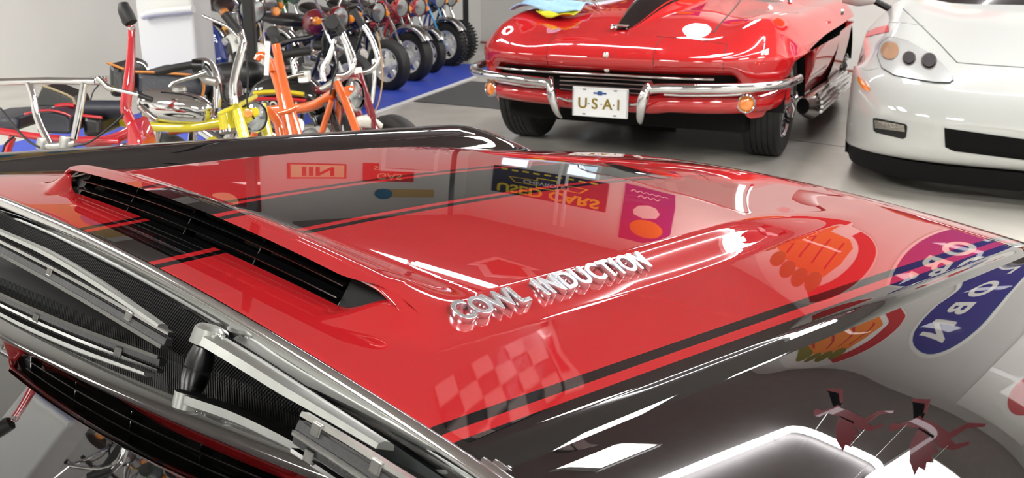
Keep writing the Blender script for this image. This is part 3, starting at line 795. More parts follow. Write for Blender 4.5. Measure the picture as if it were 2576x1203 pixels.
# grille mouth, fog lamp, lamps, seams
mesh_m = mat('black_mesh', (7, 7, 8), 0.6, spec=0.1, bump=0.6, bscale=260)
wk.patch('grille_mouth', [(2376, 322), (2576, 350), (2780, 372), (2780, 432), (2576, 402), (2400, 380), (2378, 370)], mesh_m, wc, 0.004, 5)
wk.patch('fog_lamp_recess', [(2197, 298), (2205, 297), (2278, 312), (2283, 318), (2280, 345), (2272, 350), (2205, 334), (2198, 328)], blackpl, wc, 0.003)
wk.patch('fog_lamp', [(2202, 302), (2276, 315), (2278, 332), (2203, 322)], mat('fog_reflector', (150, 148, 140), 0.15, 1.0, bump=0.9, bscale=90), wc, 0.006)
HL = [(2209, 140), (2216, 112), (2232, 97), (2250, 96), (2285, 106), (2330, 130), (2368, 160), (2392, 190), (2397, 202), (2388, 209), (2350, 208), (2300, 200), (2250, 190), (2220, 172)]
wk.patch('headlight', [(2302+(x-2302)*1.03, 155+(y-155)*1.05) for x, y in HL], mat('lens_gasket', (60, 64, 66), 0.4), wc, 0.002, 4)
hl = wk.patch('headlight_lens', HL, mat('headlight_housing', (196, 200, 200), 0.18, 0.35, coat=1.0), wc, 0.006, 4)
def disc(cx, cy, r, m, off, nm, par=hl):
    n = 20; return wk.patch(nm, [(cx+r*cos(2*pi*k/n), cy+r*1.02*sin(2*pi*k/n)) for k in range(n)], m, wc if par is None else par, off, 3, 1)
disc(2240, 130, 22, mat('amber_reflector', (150, 108, 70), 0.3, coat=1.0), 0.010, 'turn_lamp')
for cx, cy, r in ((2287, 150, 17), (2337, 157, 20)):
    disc(cx, cy, r, chrome, 0.010, 'lamp_bezel'); disc(cx, cy, r*0.82, mat('projector_lens', (52, 56, 60), 0.05, coat=1.0), 0.014, 'projector')
wk.patch('fender_dash', [(2157, 102), (2175, 84), (2205, 70), (2235, 63), (2238, 80), (2200, 88), (2172, 97)], mat('red_vinyl', (196, 38, 52), 0.4, coat=0.6), wc, 0.003)
wk.patch('side_marker', [(2158, 192), (2172, 203), (2190, 224), (2188, 231), (2172, 224), (2160, 206)], mat('amber_marker', (214, 128, 10), 0.2, coat=1.0), wc, 0.004)
wseam = mat('seam_grey', (96, 100, 100), 0.6)
wk.line('panel_seam', [(2272, 22), (2320, 68), (2365, 112), (2408, 158), (2480, 164), (2576, 170), (2700, 172)], 0.0035, wseam, wc)
wk.line('panel_seam', [(2236, 56), (2280, 58), (2325, 66)], 0.0014, wseam, wc)
wk.line('panel_seam', [(2148, 160), (2180, 178), (2210, 172)], 0.0014, wseam, wc)
mr = thing('door_mirror', 'x', 'x'); del mr['label']; del mr['category']; mr.parent = wc
tube('mirror_shell', [(-1.34, -1.0, 0.93), (-1.36, -1.10, 0.95), (-1.37, -1.20, 0.95)], 0.06, wp, mr, 12, 4, scales=[0.4, 1.0, 0.7])
tube('mirror_stalk', [(-1.33, -0.90, 0.87), (-1.34, -1.02, 0.93)], 0.02, blackpl, mr)
# ------------------------------------------------------------------ minibikes along the left wall
cream = mat('cream_white_paint', (240, 240, 230), 0.35, coat=0.5)
navy = mat('navy_vinyl', (26, 30, 44), 0.42, bump=0.2, bscale=90)
blackseat = mat('black_vinyl', (14, 14, 15), 0.38, bump=0.15, bscale=90)
alu = mat('cast_aluminium', (178, 178, 174), 0.38, 0.9, noise=0.08, nscale=40)
amber = mat('amber_plastic', (236, 140, 30), 0.25, coat=0.8)
def paint(nm, rgb): return mat(nm, rgb, 0.45, 0, 1.0, spec=0.1)
P_RED = paint('bike_red', (186, 26, 40)); P_YEL = paint('bike_yellow', (222, 208, 40)); P_ORG = paint('bike_orange', (226, 104, 36)); P_BUR = paint('bike_burgundy', (120, 16, 34))
P_GRN = paint('bike_green', (46, 140, 46)); P_BLU = paint('bike_blue', (24, 56, 140)); P_LBL = paint('bike_light_blue', (54, 150, 210)); P_AMB = paint('bike_amber_yellow', (232, 160, 40)); P_BLK = paint('bike_black', (10, 10, 11))
def wheel(root, c, R, tw, style, knob=False):
    wl_ = thing('wheel', 'x', 'x'); del wl_['label']; del wl_['category']; wl_.parent = root
    h = tw/2; r = R*0.64
    lathe('tyre', [(r, -h*0.7), (r+0.015, -h*0.95), (R-0.04, -h), (R-0.012, -h*0.8), (R, -h*0.35), (R, h*0.35), (R-0.012, h*0.8), (R-0.04, h), (r+0.015, h*0.95), (r, h*0.7)], tyre_m, wl_, c, (0, 1, 0), 40)
    if knob:
        n = 36; V = []; F = []
        for k in range(n):
            a = 2*pi*k/n
            for s in (-1, 1):
                b = boxdata((0, 0, 0), (0.016, h*0.75, 0.02)); q = Matrix.Rotation(-a, 3, 'Y'); cc = Vector(c)+q @ Vector((0, s*h*0.55, R+0.004))
                i0 = len(V); V += [cc+q @ v for v in b[0]]; F += [tuple(i0+i for i in f) for f in b[1]]
        o = mesh('tread_blocks', V, F, tyre_m, wl_, False); o['kind'] = 'stuff'
    m = cream if style == 'white' else (chrome if style == 'chrome' else alu)
    lathe('rim', [(r+0.006, -h*0.72), (r-0.010, -h*0.55), (r-0.014, 0), (r-0.010, h*0.55), (r+0.006, h*0.72), (r+0.002, h*0.75), (r-0.018, h*0.5), (r-0.018, -h*0.5), (r+0.002, -h*0.75)], m, wl_, c, (0, 1, 0), 36)
    lathe('hub', [(0, -h*0.9), (0.018, -h*0.9), (0.02, -h*0.6), (r*0.42, -h*0.5), (r*0.46, 0), (r*0.42, h*0.5), (0.02, h*0.6), (0.018, h*0.9), (0, h*0.9)], m if style != 'chrome' else alu, wl_, c, (0, 1, 0), 28)
    if style == 'chrome':
        for k in range(18):
            a = 2*pi*k/18; tube('spoke', [Vector(c)+Vector((0.03*cos(a), (-1)**k*h*0.4, 0.03*sin(a))), Vector(c)+Vector((r*cos(a+0.25), 0, r*sin(a+0.25)))], 0.002, chrome, wl_, 4)
    else:
        for k in range(5):
            a = 2*pi*k/5+0.3; q = Matrix.Rotation(-a, 3, 'Y')
            box('spoke', Vector(c)+q @ Vector((r*0.72, 0, 0)), (r*0.62, h*0.7, r*0.34), m, wl_, q, bev=0.006)
    return wl_
def arc_fender(root, c, R, tw, a0, a1, m):
    P = [Vector(c)+Vector((R*cos(a), 0, R*sin(a))) for a in lins(a0, a1, 16)]
    pr = [(-tw*0.55, -0.022), (-tw*0.5, 0), (-tw*0.25, 0.014), (0, 0.018), (tw*0.25, 0.014), (tw*0.5, 0), (tw*0.55, -0.022), (tw*0.45, 0), (tw*0.22, 0.010), (0, 0.014), (-tw*0.22, 0.010), (-tw*0.45, 0)]
    V = []; F = []; M = len(pr)
    for a, p in zip(lins(a0, a1, 16), P):
        n = Vector((cos(a), 0, sin(a)))
        for u, v in pr: V.append(p+Vector((0, u, 0))+n*v)
    for i in range(15):
        for k in range(M): F.append((i*M+k, i*M+(k+1) % M, (i+1)*M+(k+1) % M, (i+1)*M+k))
    return mesh('fender', V, F, m, root)
def minibike(label, x, y, hd, frame_c, tank_c=None, seat_c=None, wst='white', R=0.225, tw=0.11, wb=0.98, knob=False, fork_c=None, fend_c=None, bars=True, tank=True, light=True, seat=True, fork=True, hgt=1.0, low=False):
    b = thing('minibike', label, 'motorbike', (x, y, 0), hd, group='small motorbikes parked along the wall')
    seat_c = seat_c or blackseat; fork_c = fork_c or chrome; tank_c = tank_c or frame_c
    wheel(b, (0, 0, R), R, tw, wst, knob); wheel(b, (-wb, 0, R), R, tw, wst, knob)
    hx, hz = -0.25, R+0.43*hgt
    if fork:
        for s in (-1, 1):
            tube('fork_leg', [(0.0, s*0.075, R-0.02), (-0.09, s*0.075, R+0.15)], 0.017, cream if fork_c is chrome else fork_c, b, 10)
            tube('fork_leg', [(-0.08, s*0.075, R+0.13), (hx, s*0.075, hz)], 0.013, fork_c, b, 10)
        box('fork_crown', (hx, 0, hz), (0.06, 0.20, 0.03), alu, b, bev=0.008)
    if fend_c:
        arc_fender(b, (-0.01, 0, R+0.02), R+0.03, tw, 0.55, 2.5, fend_c); arc_fender(b, (-wb, 0, R+0.02), R+0.03, tw, 0.7, 2.9, fend_c)
    # frame
    tube('frame_tube', [(hx-0.02, 0, hz-0.05), (-0.45, 0, R+0.30*hgt), (-0.72, 0, R+0.26*hgt), (-wb+0.05, 0, R+0.22)], 0.024, frame_c, b, 12, 4)
    for s in (-1, 1):
        tube('frame_tube', [(hx-0.02, s*0.02, hz-0.08), (-0.40, s*0.08, R+0.02), (-0.62, s*0.09, R-0.04), (-wb, s*0.075, R)], 0.014, frame_c, b, 8, 4)
        tube('shock', [(-wb+0.02, s*0.095, R+0.02), (-wb+0.10, s*0.095, R+0.27)], 0.020, chrome, b, 10)
    # engine
    box('engine_case', (-0.50, 0, R+0.03), (0.22, 0.17, 0.15), alu, b, bev=0.03, seg=3)
    en = lathe('cylinder', [(0, 0), (0.05, 0), (0.05, 0.01), (0.065, 0.012), (0.065, 0.02), (0.05, 0.022), (0.05, 0.03), (0.065, 0.032), (0.065, 0.04), (0.05, 0.042), (0.05, 0.05), (0.065, 0.052), (0.065, 0.06), (0.05, 0.062), (0.05, 0.09), (0, 0.09)], alu, b, (-0.40, 0, R+0.05), (0.8, 0, 0.35), 20)
    tube('exhaust', [(-0.33, -0.05, R+0.04), (-0.30, -0.09, R-0.02), (-0.45, -0.12, R-0.07), (-0.75, -0.13, R+0.02), (-1.1, -0.14, R+0.14)], 0.02, chrome, b, 10, 4, scales=[0.7, 0.7, 0.8, 1.5, 1.4])
    lathe('clutch_cover', [(0, 0.03), (0.06, 0.028), (0.07, 0.015), (0.07, 0)], alu, b, (-0.52, -0.085, R+0.02), (0, -1, 0), 20)
    for s in (-1, 1): tube('foot_peg', [(-0.48, s*0.08, R-0.05), (-0.48, s*0.22, R-0.05)], 0.013, rubber, b, 8)
    zt = R+0.38*hgt
    if tank: tube('fuel_tank', [(hx-0.03, 0, zt+0.02), (hx-0.10, 0, zt+0.03), (-0.46, 0, zt+0.02), (-0.55, 0, zt-0.01)], 0.085, tank_c, b, 16, 4, scales=[0.35, 1, 1, 0.4], ry=0.10)
    if seat: tube('seat', [(-0.50, 0, zt+0.03), (-0.60, 0, zt+0.035), (-0.9, 0, zt+0.05), (-1.05, 0, zt+0.09), (-1.10, 0, zt+0.09)], 0.055, seat_c, b, 14, 4, scales=[0.5, 1, 1, 1, 0.5], ry=0.13, up=(0, 1, 0))
    if light:
        lathe('headlight', [(0, -0.11), (0.05, -0.10), (0.085, -0.05), (0.095, 0.0), (0.098, 0.01), (0.09, 0.02)], tank_c if tank_c is not chrome else chrome, b, (hx+0.13, 0, hz+0.02), (1, 0, -0.1), 24)
        lathe('headlight_glass', [(0, 0.03), (0.05, 0.026), (0.09, 0.01)], mat('lamp_glass', (150, 156, 158), 0.06, 0.6, coat=1.0), b, (hx+0.13, 0, hz+0.02), (1, 0, -0.1), 24)
        for s in (-1, 1):
            tube('indicator_stalk', [(hx+0.06, s*0.07, hz), (hx+0.06, s*0.16, hz)], 0.008, chrome, b, 8)
            lathe('indicator', [(0, 0.03), (0.025, 0.026), (0.034, 0.01), (0.034, -0.02), (0, -0.025)], amber, b, (hx+0.06, s*0.18, hz), (1, 0, 0), 16)
    if bars:
        bz = hz+0.03
        tube('handlebar', [(hx-0.03, -0.33, bz+0.21), (hx+0.0, -0.22, bz+0.23), (hx+0.01, -0.15, bz+0.15), (hx, -0.06, bz+0.01), (hx, 0.06, bz+0.01), (hx+0.01, 0.15, bz+0.15), (hx+0.0, 0.22, bz+0.23), (hx-0.03, 0.33, bz+0.21)], 0.011, chrome, b, 8, 4)
        for s in (-1, 1):
            tube('grip', [(hx-0.005, s*0.235, bz+0.23), (hx-0.035, s*0.36, bz+0.205)], 0.018, rubber, b, 10)
            tube('lever', [(hx+0.03, s*0.22, bz+0.22), (hx+0.07, s*0.27, bz+0.215), (hx+0.05, s*0.38, bz+0.20)], 0.006, chrome, b, 6, 3)
            tube('mirror_stem', [(hx, s*0.21, bz+0.23), (hx-0.02, s*0.25, bz+0.38)], 0.005, chrome, b, 6)
            lathe('mirror', [(0, -0.012), (0.045, -0.01), (0.055, 0.0), (0.05, 0.006), (0, 0.006)], chrome, b, (hx-0.02, s*0.26, bz+0.42), (-1, 0, 0.1), 18)
        tube('cable', [(hx+0.03, -0.2, bz+0.2), (hx+0.12, -0.1, bz+0.1), (hx+0.08, -0.06, bz-0.15)], 0.004, rubber, b, 6, 4)
        tube('cable', [(hx+0.03, 0.2, bz+0.2), (hx+0.13, 0.1, bz+0.08), (hx+0.06, 0.07, bz-0.2)], 0.004, rubber, b, 6, 4)
    # side stand
    tube('side_stand', [(-0.52, 0.08, R-0.06), (-0.50, 0.20, 0.012)], 0.009, chrome, b, 8)
    return b
HD = radians(-84)
minibike('white wheeled minibike with chrome fork, nearest of the blue mat row', 5.22, 5.90, HD, P_BLK, P_BLK, wst='white', R=0.235, tw=0.13, hgt=1.05, fork_c=chrome)
minibike('minibike with fat black tyre and short silver front fender, on the blue mat', 5.83, 6.27, HD, P_RED, P_RED, wst='white', R=0.245, tw=0.14, hgt=1.05, fend_c=chrome_dull)
minibike('small minibike with red tank and thin front fender, middle of the blue mat row', 6.42, 6.66, HD, P_RED, P_RED, wst='white', R=0.215, tw=0.11, hgt=1.05, fend_c=chrome_dull)
minibike('minibike with bright blue fork and knobbly tyres on the blue mat', 7.05, 7.02, HD, P_BLU, P_BLU, wst='white', R=0.245, tw=0.12, hgt=1.1, knob=True, fork_c=P_LBL, fend_c=chrome_dull)
minibike('black minibike with pale wheel, farthest on the blue mat beside the black post', 7.58, 7.38, HD, P_BLK, P_BLK, wst='white', R=0.235, tw=0.11, hgt=1.1, knob=True, fork_c=chrome)
minibike('minibike with chrome wheel trim behind the burgundy fork', *at(890, 232, 7.7).xy, HD, P_BLK, P_BUR, wst='white', R=0.225, tw=0.11, hgt=1.1)
minibike('amber yellow minibike with chrome front fender, in the second row', *at(715, 232, 8.6).xy, radians(-84), P_AMB, P_AMB, wst='chrome', R=0.27, tw=0.10, hgt=1.15, fend_c=chrome, fork_c=chrome)
minibike('green minibike with silver mudguard, in the second row behind the amber one', *at(770, 185, 10.6).xy, radians(-84), P_GRN, P_GRN, wst='chrome', R=0.26, tw=0.10, hgt=1.2, fend_c=chrome_dull, fork_c=chrome)
minibike('black road minibike with chrome spoked wheel behind the tall black post', *at(660, 262, 6.75).xy, radians(-112), P_BLK, P_BLK, wst='chrome', R=0.27, tw=0.10, hgt=1.25, fend_c=cream, fork_c=chrome)

def groundxy(P): return (P.x, P.y, 0)
def pxtube(name, pts, d, rpx, m, root, n=10, sp=4, dd=None, **kw):
    """tube through photo pixels at depth d (dd: extra depth per point), radius in photo pixels at that depth"""
    P = [at(p[0], p[1], d+(p[2] if len(p) > 2 else 0)) for p in pts]
    return tube(name, P, rpx*d/FPX, m, root, n, sp, **kw)
def pxlathe(name, prof, m, root, c, d, axis, n=24):
    s = d/FPX; return lathe(name, [(r*s, h*s) for r, h in prof], m, root, at(c[0], c[1], d), axis, n)
def slab(name, poly, d, depth, m, root, bev=0.01):
    """upright slab whose outline is a polygon seen at depth d, with real thickness"""
    A = [at(x, y, d) for x, y in poly]; ax = Vector((sin(HD), -cos(HD), 0)); ax = FWD.copy(); ax.z = 0; ax.normalize()
    B = [p+ax*depth for p in A]; n = len(A)
    F = [tuple(range(n)), tuple(range(2*n-1, n-1, -1))]+[(i, (i+1) % n, n+(i+1) % n, n+i)[::-1] for i in range(n)]
    o = mesh(name, A+B, F, m, root, False); bm = bmesh.new(); bm.from_mesh(o.data); bmesh.ops.recalc_face_normals(bm, faces=bm.faces); bm.to_mesh(o.data); bm.free()
    if bev: bevel(o, bev, 3)
    return o
def custom(label, fx, fy, frame_c, hd=HD, **kw):
    b = minibike(label, fx, fy, hd, frame_c, bars=False, tank=False, light=False, seat=False, **kw)
    b.rotation_euler = (0, 0, 0)
    for ch in b.children:                       # bake the heading so further parts can be laid in world directions
        if ch.type == 'MESH': ch.data.transform(Matrix.Rotation(hd, 4, 'Z'))
        for g in ch.children: g.data.transform(Matrix.Rotation(hd, 4, 'Z'))
    ORG[0] = Vector((fx, fy, 0)); return b
TAN = mat('tan_piping', (196, 128, 62), 0.6)
# --- yellow minibike with polished tank
d = 3.1
b = custom('yellow framed minibike with polished chrome tank and headlight', *at(690, 617, 3.05).xy, P_YEL, fork=False, R=0.20)
pxtube('fuel_tank', [(352, 262), (370, 262), (420, 268), (480, 274), (520, 284), (534, 288)], d, 42, chrome, b, 20, 4, scales=[0.45, 0.86, 1.0, 0.95, 0.72, 0.3])
pxlathe('tank_cap', [(0, 10), (16, 9), (18, 0)], alu, b, (452, 228), d, (0, 0, 1), 16)
pxtube('petcock', [(352, 268), (380, 292), (395, 302)], d-0.16, 9, chrome_dull, b)
pxtube('frame_tube', [(300, 306), (380, 318), (470, 320), (530, 312), (562, 306)], d, 12, P_YEL, b)
pxtube('steering_head', [(572, 282), (575, 304), (580, 330)], d, 25, P_YEL, b, 20, 1)
pxtube('head_ring', [(579, 327), (580, 333)], d, 27, chrome, b, 20, 0)
slab('fork_plate', [(545, 283), (602, 258), (606, 270), (552, 292)], d-0.14, 0.22, P_YEL, b, 0.008)
pxtube('fork_leg', [(594, 270), (612, 336), (640, 440)], d-0.12, 14, P_YEL, b, 12, 2)
pxtube('fork_leg', [(655, 262), (672, 336), (700, 440)], d+0.12, 14, P_YEL, b, 12, 2)
slab('lamp_bracket', [(605, 272), (648, 272), (652, 288), (622, 312), (612, 300)], d-0.10, 0.01, P_YEL, b, 0.002)
pxlathe('reflector', [(0, 5), (10, 4), (12, 0)], amber, b, (624, 285), d-0.14, -FWD, 18)
pxlathe('headlight', [(0, -46), (20, -42), (34, -26), (39, -4), (40, 8), (36, 12)], chrome, b, (638, 294), d, RGT*0.75-FWD*0.5-Vector((0, 0, 0.1)), 28)
pxlathe('headlight_glass', [(0, 17), (18, 15), (36, 8)], mat('lamp_glass', (150, 156, 158)), b, (638, 294), d, RGT*0.75-FWD*0.5-Vector((0, 0, 0.1)), 28)
pxtube('handlebar', [(590, 262), (586, 228), (594, 180), (610, 118), (606, 92), (603, 78)], d-0.16, 11, chrome, b, 12, 5)
pxtube('grip', [(604, 84), (590, 66), (566, 36)], d-0.16, 12, rubber, b, 12, 2)
pxtube('lever', [(598, 92), (570, 66), (510, 40)], d-0.22, 4, chrome_dull, b, 8, 3)
pxtube('handlebar', [(545, 272), (547, 232), (545, 200), (535, 172), (520, 158), (500, 157), (486, 160)], d, 11, chrome, b, 12, 5)
pxtube('grip', [(488, 163), (440, 171), (392, 183)], d-0.02, 10, rubber, b, 12, 2)
pxlathe('switch_block', [(0, 14), (15, 12), (17, -12), (0, -14)], blackpl, b, (500, 166), d-0.03, RGT, 16)
pxtube('lever', [(520, 182), (490, 192), (460, 200), (440, 208), (428, 220)], d-0.08, 6, chrome_dull, b, 8, 3)
pxtube('lever_perch', [(545, 206), (520, 200), (505, 182)], d-0.05, 12, alu, b, 10, 3)
slab('seat', [(341, 180), (400, 182), (496, 190), (510, 200), (514, 220), (506, 250), (420, 250), (340, 246)], d+0.12, 0.26, navy, b, 0.03)
pxtube('seat_piping', [(341, 181), (400, 183), (495, 191), (509, 201), (513, 222), (508, 248)], d+0.115, 3.5, TAN, b, 8, 3)
slab('seat_back', [(270, 156), (312, 172), (314, 246), (272, 246)], d+0.10, 0.24, blackseat, b, 0.02)
pxtube('seat_piping', [(270, 158), (312, 174)], d+0.09, 3.5, TAN, b, 8, 0)
slab('seat_rear', [(514, 210), (572, 214), (576, 262), (514, 262)], d+0.2, 0.2, blackseat, b, 0.02)
pxtube('grab_rail', [(345, 156), (362, 162), (374, 180), (378, 196)], d+0.2, 3.5, chrome, b, 8, 3)
pxtube('cable', [(620, 140), (624, 200), (622, 262), (640, 300)], d-0.1, 2.5, rubber, b, 6, 4)
pxtube('cable', [(553, 210), (560, 250), (585, 268)], d-0.1, 2.5, rubber, b, 6, 4)
# --- red minibike with chrome bar frame (nearest)
d = 2.7
ORG[0] = Vector((0, 0, 0))
b = custom('red minibike with chrome handlebar frame and upright red stem with black grip, leftmost', *at(180, 690, 2.7).xy, P_RED, fork=False, R=0.20)
pxtube('handlebar', [(-60, 206), (0, 206), (120, 203), (240, 205)], d, 9, chrome, b, 14, 1)
pxtube('handlebar_riser', [(73, 210), (84, 245), (92, 290), (108, 330), (130, 372)], d, 9, chrome, b, 12, 4)
pxtube('handlebar_riser', [(212, 211), (206, 245), (196, 300), (186, 350)], d, 9, chrome, b, 12, 4)
for c0 in ((108, 362), (165, 358)):
    pxlathe('clamp', [(0, 16), (13, 15), (15, 8), (15, -14), (0, -16)], alu, b, c0, d, (0.2, 0, 1), 16)
pxtube('clamp_bar', [(95, 366), (140, 368), (190, 360)], d, 10, alu, b, 12, 2)
pxlathe('perch', [(0, 14), (10, 12), (12, -10), (0, -12)], chrome, b, (254, 203), d, RGT, 14)
pxtube('perch', [(246, 196), (258, 206), (272, 220), (284, 224)], d-0.02, 8, chrome_dull, b, 10, 3)
pxtube('lever', [(284, 224), (330, 234), (362, 243)], d-0.05, 5, chrome, b, 8, 2)
pxtube('lever_tip', [(350, 240), (383, 251)], d-0.05, 7, rubber, b, 8, 0)
pxtube('frame_tube', [(-60, 322), (0, 330), (80, 342), (160, 350), (240, 354), (300, 356)], d+0.1, 9, P_RED, b, 12, 3)
pxtube('frame_tube', [(32, 345), (22, 370), (14, 400)], d+0.1, 9, P_RED, b, 10, 2)
slab('seat', [(-80, 300), (0, 296), (45, 296), (46, 330), (0, 330), (-80, 320)], d+0.25, 0.25, navy, b, 0.02)
slab('seat_cushion', [(92, 282), (130, 280), (168, 290), (176, 302), (176, 338), (92, 336)], d+0.2, 0.25, navy, b, 0.02)
pxtube('seat_piping', [(62, 288), (92, 280), (130, 278), (165, 286), (180, 294)], d+0.19, 3, P_RED, b, 8, 3)
slab('seat_back', [(85, 262), (106, 216), (180, 246), (188, 262), (184, 270), (85, 268)], d+0.3, 0.12, blackseat, b, 0.015)
pxtube('seat_piping', [(106, 215), (150, 231), (183, 247), (188, 264)], d+0.3, 3.5, mat('khaki_piping', (150, 138, 108), 0.6), b, 8, 2)
slab('tool_box', [(208, 292), (254, 297), (254, 345), (206, 345)], d+0.25, 0.25, blackseat, b, 0.015)
pxtube('seat_piping', [(208, 291), (256, 296)], d+0.24, 4, P_RED, b, 8, 0)
pxtube('red_pad', [(140, 268), (165, 264), (188, 266)], d+0.3, 6, P_RED, b, 10, 2)
pxtube('rolled_cushion', [(216, 276), (260, 276), (312, 276)], d+0.3, 24, navy, b, 16, 1)
pxtube('cable', [(0, 272), (60, 345), (100, 372)], d-0.05, 3, rubber, b, 6, 3)
pxtube('cable', [(250, 212), (235, 230), (228, 252)], d, 2, rubber, b, 6, 3)
pxtube('cable', [(185, 368), (230, 355), (300, 300), (310, 285)], d-0.1, 3, rubber, b, 6, 4)
pxtube('fender_arch', [(6, 385), (14, 362), (36, 342)], d+0.05, 3, rubber, b, 8, 3)
# --- red folding stem with rubber boot
d = 2.85
pxtube('lever_stem', [(330, 66), (331, 100), (329, 150), (324, 210), (318, 250), (317, 280), (328, 306), (338, 330), (352, 372)], d, 13, P_RED, b, 14, 4, scales=[0.62, 0.66, 0.78, 0.98, 1.0, 1.0, 1.0, 1.05, 1.15], ry=14*d/FPX)
pxtube('stem_groove', [(337, 72), (337, 150), (334, 210)], d-0.035, 2.2, P_BUR, b, 8, 3)
pxtube('hand_grip', [(310, 8), (314, 26), (322, 44), (330, 58)], d, 17, rubber, b, 16, 4, scales=[0.7, 1.0, 1.05, 0.95])
pxtube('grip_loop', [(306, 44), (310, 58), (322, 66), (334, 66)], d, 2.5, blackpl, b, 8, 4)
pxlathe('grip_collar', [(8, -7), (9.5, -5), (9.5, 5), (8, 7)], chrome_dull, b, (331, 73), d, (0, 0, 1), 14)
slab('fork_shroud', [(316, 310), (334, 304), (352, 345), (362, 380), (318, 380)], d-0.05, 0.12, P_RED, b, 0.012)
pxtube('frame_tube', [(215, 356), (260, 356), (300, 345), (330, 330)], d, 14, P_RED, b, 12, 3)
# --- orange minibike
d = 3.8
ORG[0] = Vector((0, 0, 0))
b = custom('orange minibike with twin slanted orange fork tubes behind the yellow one', *at(786, 482, 3.8).xy, P_ORG, fork=False, R=0.20)
pxtube('fork_leg', [(694, 112), (712, 200), (730, 268), (752, 345), (790, 470)], d-0.1, 11, P_ORG, b, 12, 3)
pxtube('fork_leg', [(680, 152), (700, 215), (712, 268), (728, 345), (760, 470)], d+0.08, 11, P_ORG, b, 12, 3)
pxtube('frame_hook', [(646, 152), (652, 140), (664, 140), (674, 152), (684, 180)], d+0.05, 9, P_ORG, b, 12, 4)
pxtube('frame_tube', [(650, 270), (680, 285), (700, 310), (706, 345)], d, 12, P_ORG, b, 12, 3)
pxtube('fork_crown', [(700, 285), (722, 280), (744, 271)], d-0.12, 7, P_ORG, b, 10, 2)
pxtube('white_stay', [(675, 105), (672, 150), (670, 190)], d-0.15, 6, cream, b, 10, 1)
lathe('mirror', [(0, -0.03), (0.018, -0.028), (0.025, -0.012), (0.025, 0.006), (0, 0.012)], rubber, b, at(686, 82, d-0.1), -FWD, 18)
pxtube('grip_boot', [(686, 92), (692, 110)], d-0.1, 9, rubber, b, 10, 0)
# --- black minibike with striped tank
d = 5.15
ORG[0] = Vector((0, 0, 0))
b = custom('black minibike with yellow and red striped black fuel tank', *at(850, 415, 5.2).xy, P_BLK, fork=True, fork_c=P_BLK, R=0.19, hgt=0.72)
pxtube('fuel_tank', [(640, 258), (664, 242), (710, 234), (760, 238), (795, 262), (803, 290)], d+0.05, 54, P_BLK, b, 20, 5, scales=[0.45, 0.8, 0.95, 1.0, 0.8, 0.35], ry=48*5.15/FPX)
pxtube('tank_stripe', [(638, 236), (670, 232), (720, 232), (765, 238)], d-0.10, 8, paint('stripe_yellow', (206, 190, 40)), b, 8, 3, ry=6*5.15/FPX)
pxtube('tank_stripe', [(636, 250), (670, 249), (720, 250), (770, 254)], d-0.107, 6, P_RED, b, 8, 3, ry=5*5.15/FPX)
textmesh('tank_lettering', 'HONDA', 0.054, cream, b, frame(at(706, 266, d-0.13), RGT*0.98+Vector((0, 0, -0.03)), Vector((0, 0, 1))), ext=0.002, bold=0.001)
pxtube('seat', [(545, 196), (560, 192), (600, 188), (640, 190), (662, 204)], d+0.25, 30, blackseat, b, 16, 4, scales=[0.7, 1, 1, 1.1, 0.6], ry=0.075)
slab('side_cover', [(575, 250), (625, 235), (640, 250), (630, 280), (585, 275)], d+0.1, 0.2, P_BLK, b, 0.02)
pxtube('handlebar', [(740, 215), (742, 180), (738, 155), (752, 136), (790, 128), (810, 118)], d, 8, chrome, b, 10, 4)
pxtube('grip', [(780, 128), (735, 134), (715, 138)], d-0.05, 11, rubber, b, 10, 2)
lathe('bar_end_plug', [(0, -0.03), (0.022, -0.027), (0.026, 0.0), (0.022, 0.02), (0, 0.024)], rubber, b, at(802, 116, d-0.05), RGT, 16)
slab('switch_block', [(748, 182), (774, 180), (776, 208), (750, 210)], d-0.05, 0.08, cream, b, 0.008)
pxlathe('instrument', [(0, 12), (22, 10), (26, 0), (20, -14), (0, -16)], blackpl, b, (738, 172), d+0.1, (-0.2, -0.2, 1), 18)
pxlathe('instrument_rim', [(20, 12), (25, 10), (26, 4)], chrome, b, (726, 168), d+0.05, (-0.2, -0.2, 1), 18)
pxtube('lever', [(765, 186), (740, 190), (722, 196)], d-0.08, 5, chrome_dull, b, 8, 2)
# --- second orange minibike with headlight
d = 4.25
ORG[0] = Vector((0, 0, 0))
b = custom('orange forked minibike with black and chrome round headlight', *at(958, 448, 4.25).xy, P_ORG, fork=False, R=0.20)
pxtube('fork_leg', [(846, 206), (872, 262), (895, 325), (930, 420)], d-0.1, 10.5, P_ORG, b, 12, 3)
pxtube('fork_leg', [(815, 240), (835, 290), (850, 335), (880, 420)], d+0.1, 10.5, P_BLK, b, 12, 3)
pxlathe('headlight', [(0, -34), (20, -32), (34, -18), (40, 0), (40, 12), (34, 16)], P_BLK, b, (882, 238), d+0.05, RGT*0.9-FWD*0.35, 26)
pxlathe('headlight_rim', [(36, 14), (42, 12), (42, 4), (38, 0)], chrome, b, (886, 238), d+0.05, RGT*0.9-FWD*0.35, 26)
pxlathe('headlight_glass', [(0, 22), (20, 20), (36, 12)], mat('lamp_glass', (150, 156, 158)), b, (884, 238), d+0.05, RGT*0.9-FWD*0.35, 26)
slab('lamp_bracket', [(862, 220), (888, 214), (893, 226), (876, 245), (868, 240)], d-0.16, 0.012, P_ORG, b, 0.003)
pxlathe('bracket_bolt', [(0, 4), (5, 3), (6, 0)], chrome_dull, b, (884, 225), d-0.17, -FWD, 12)
slab('fork_crown', [(800, 222), (856, 186), (868, 196), (846, 212), (808, 232)], d-0.1, 0.16, alu, b, 0.01)
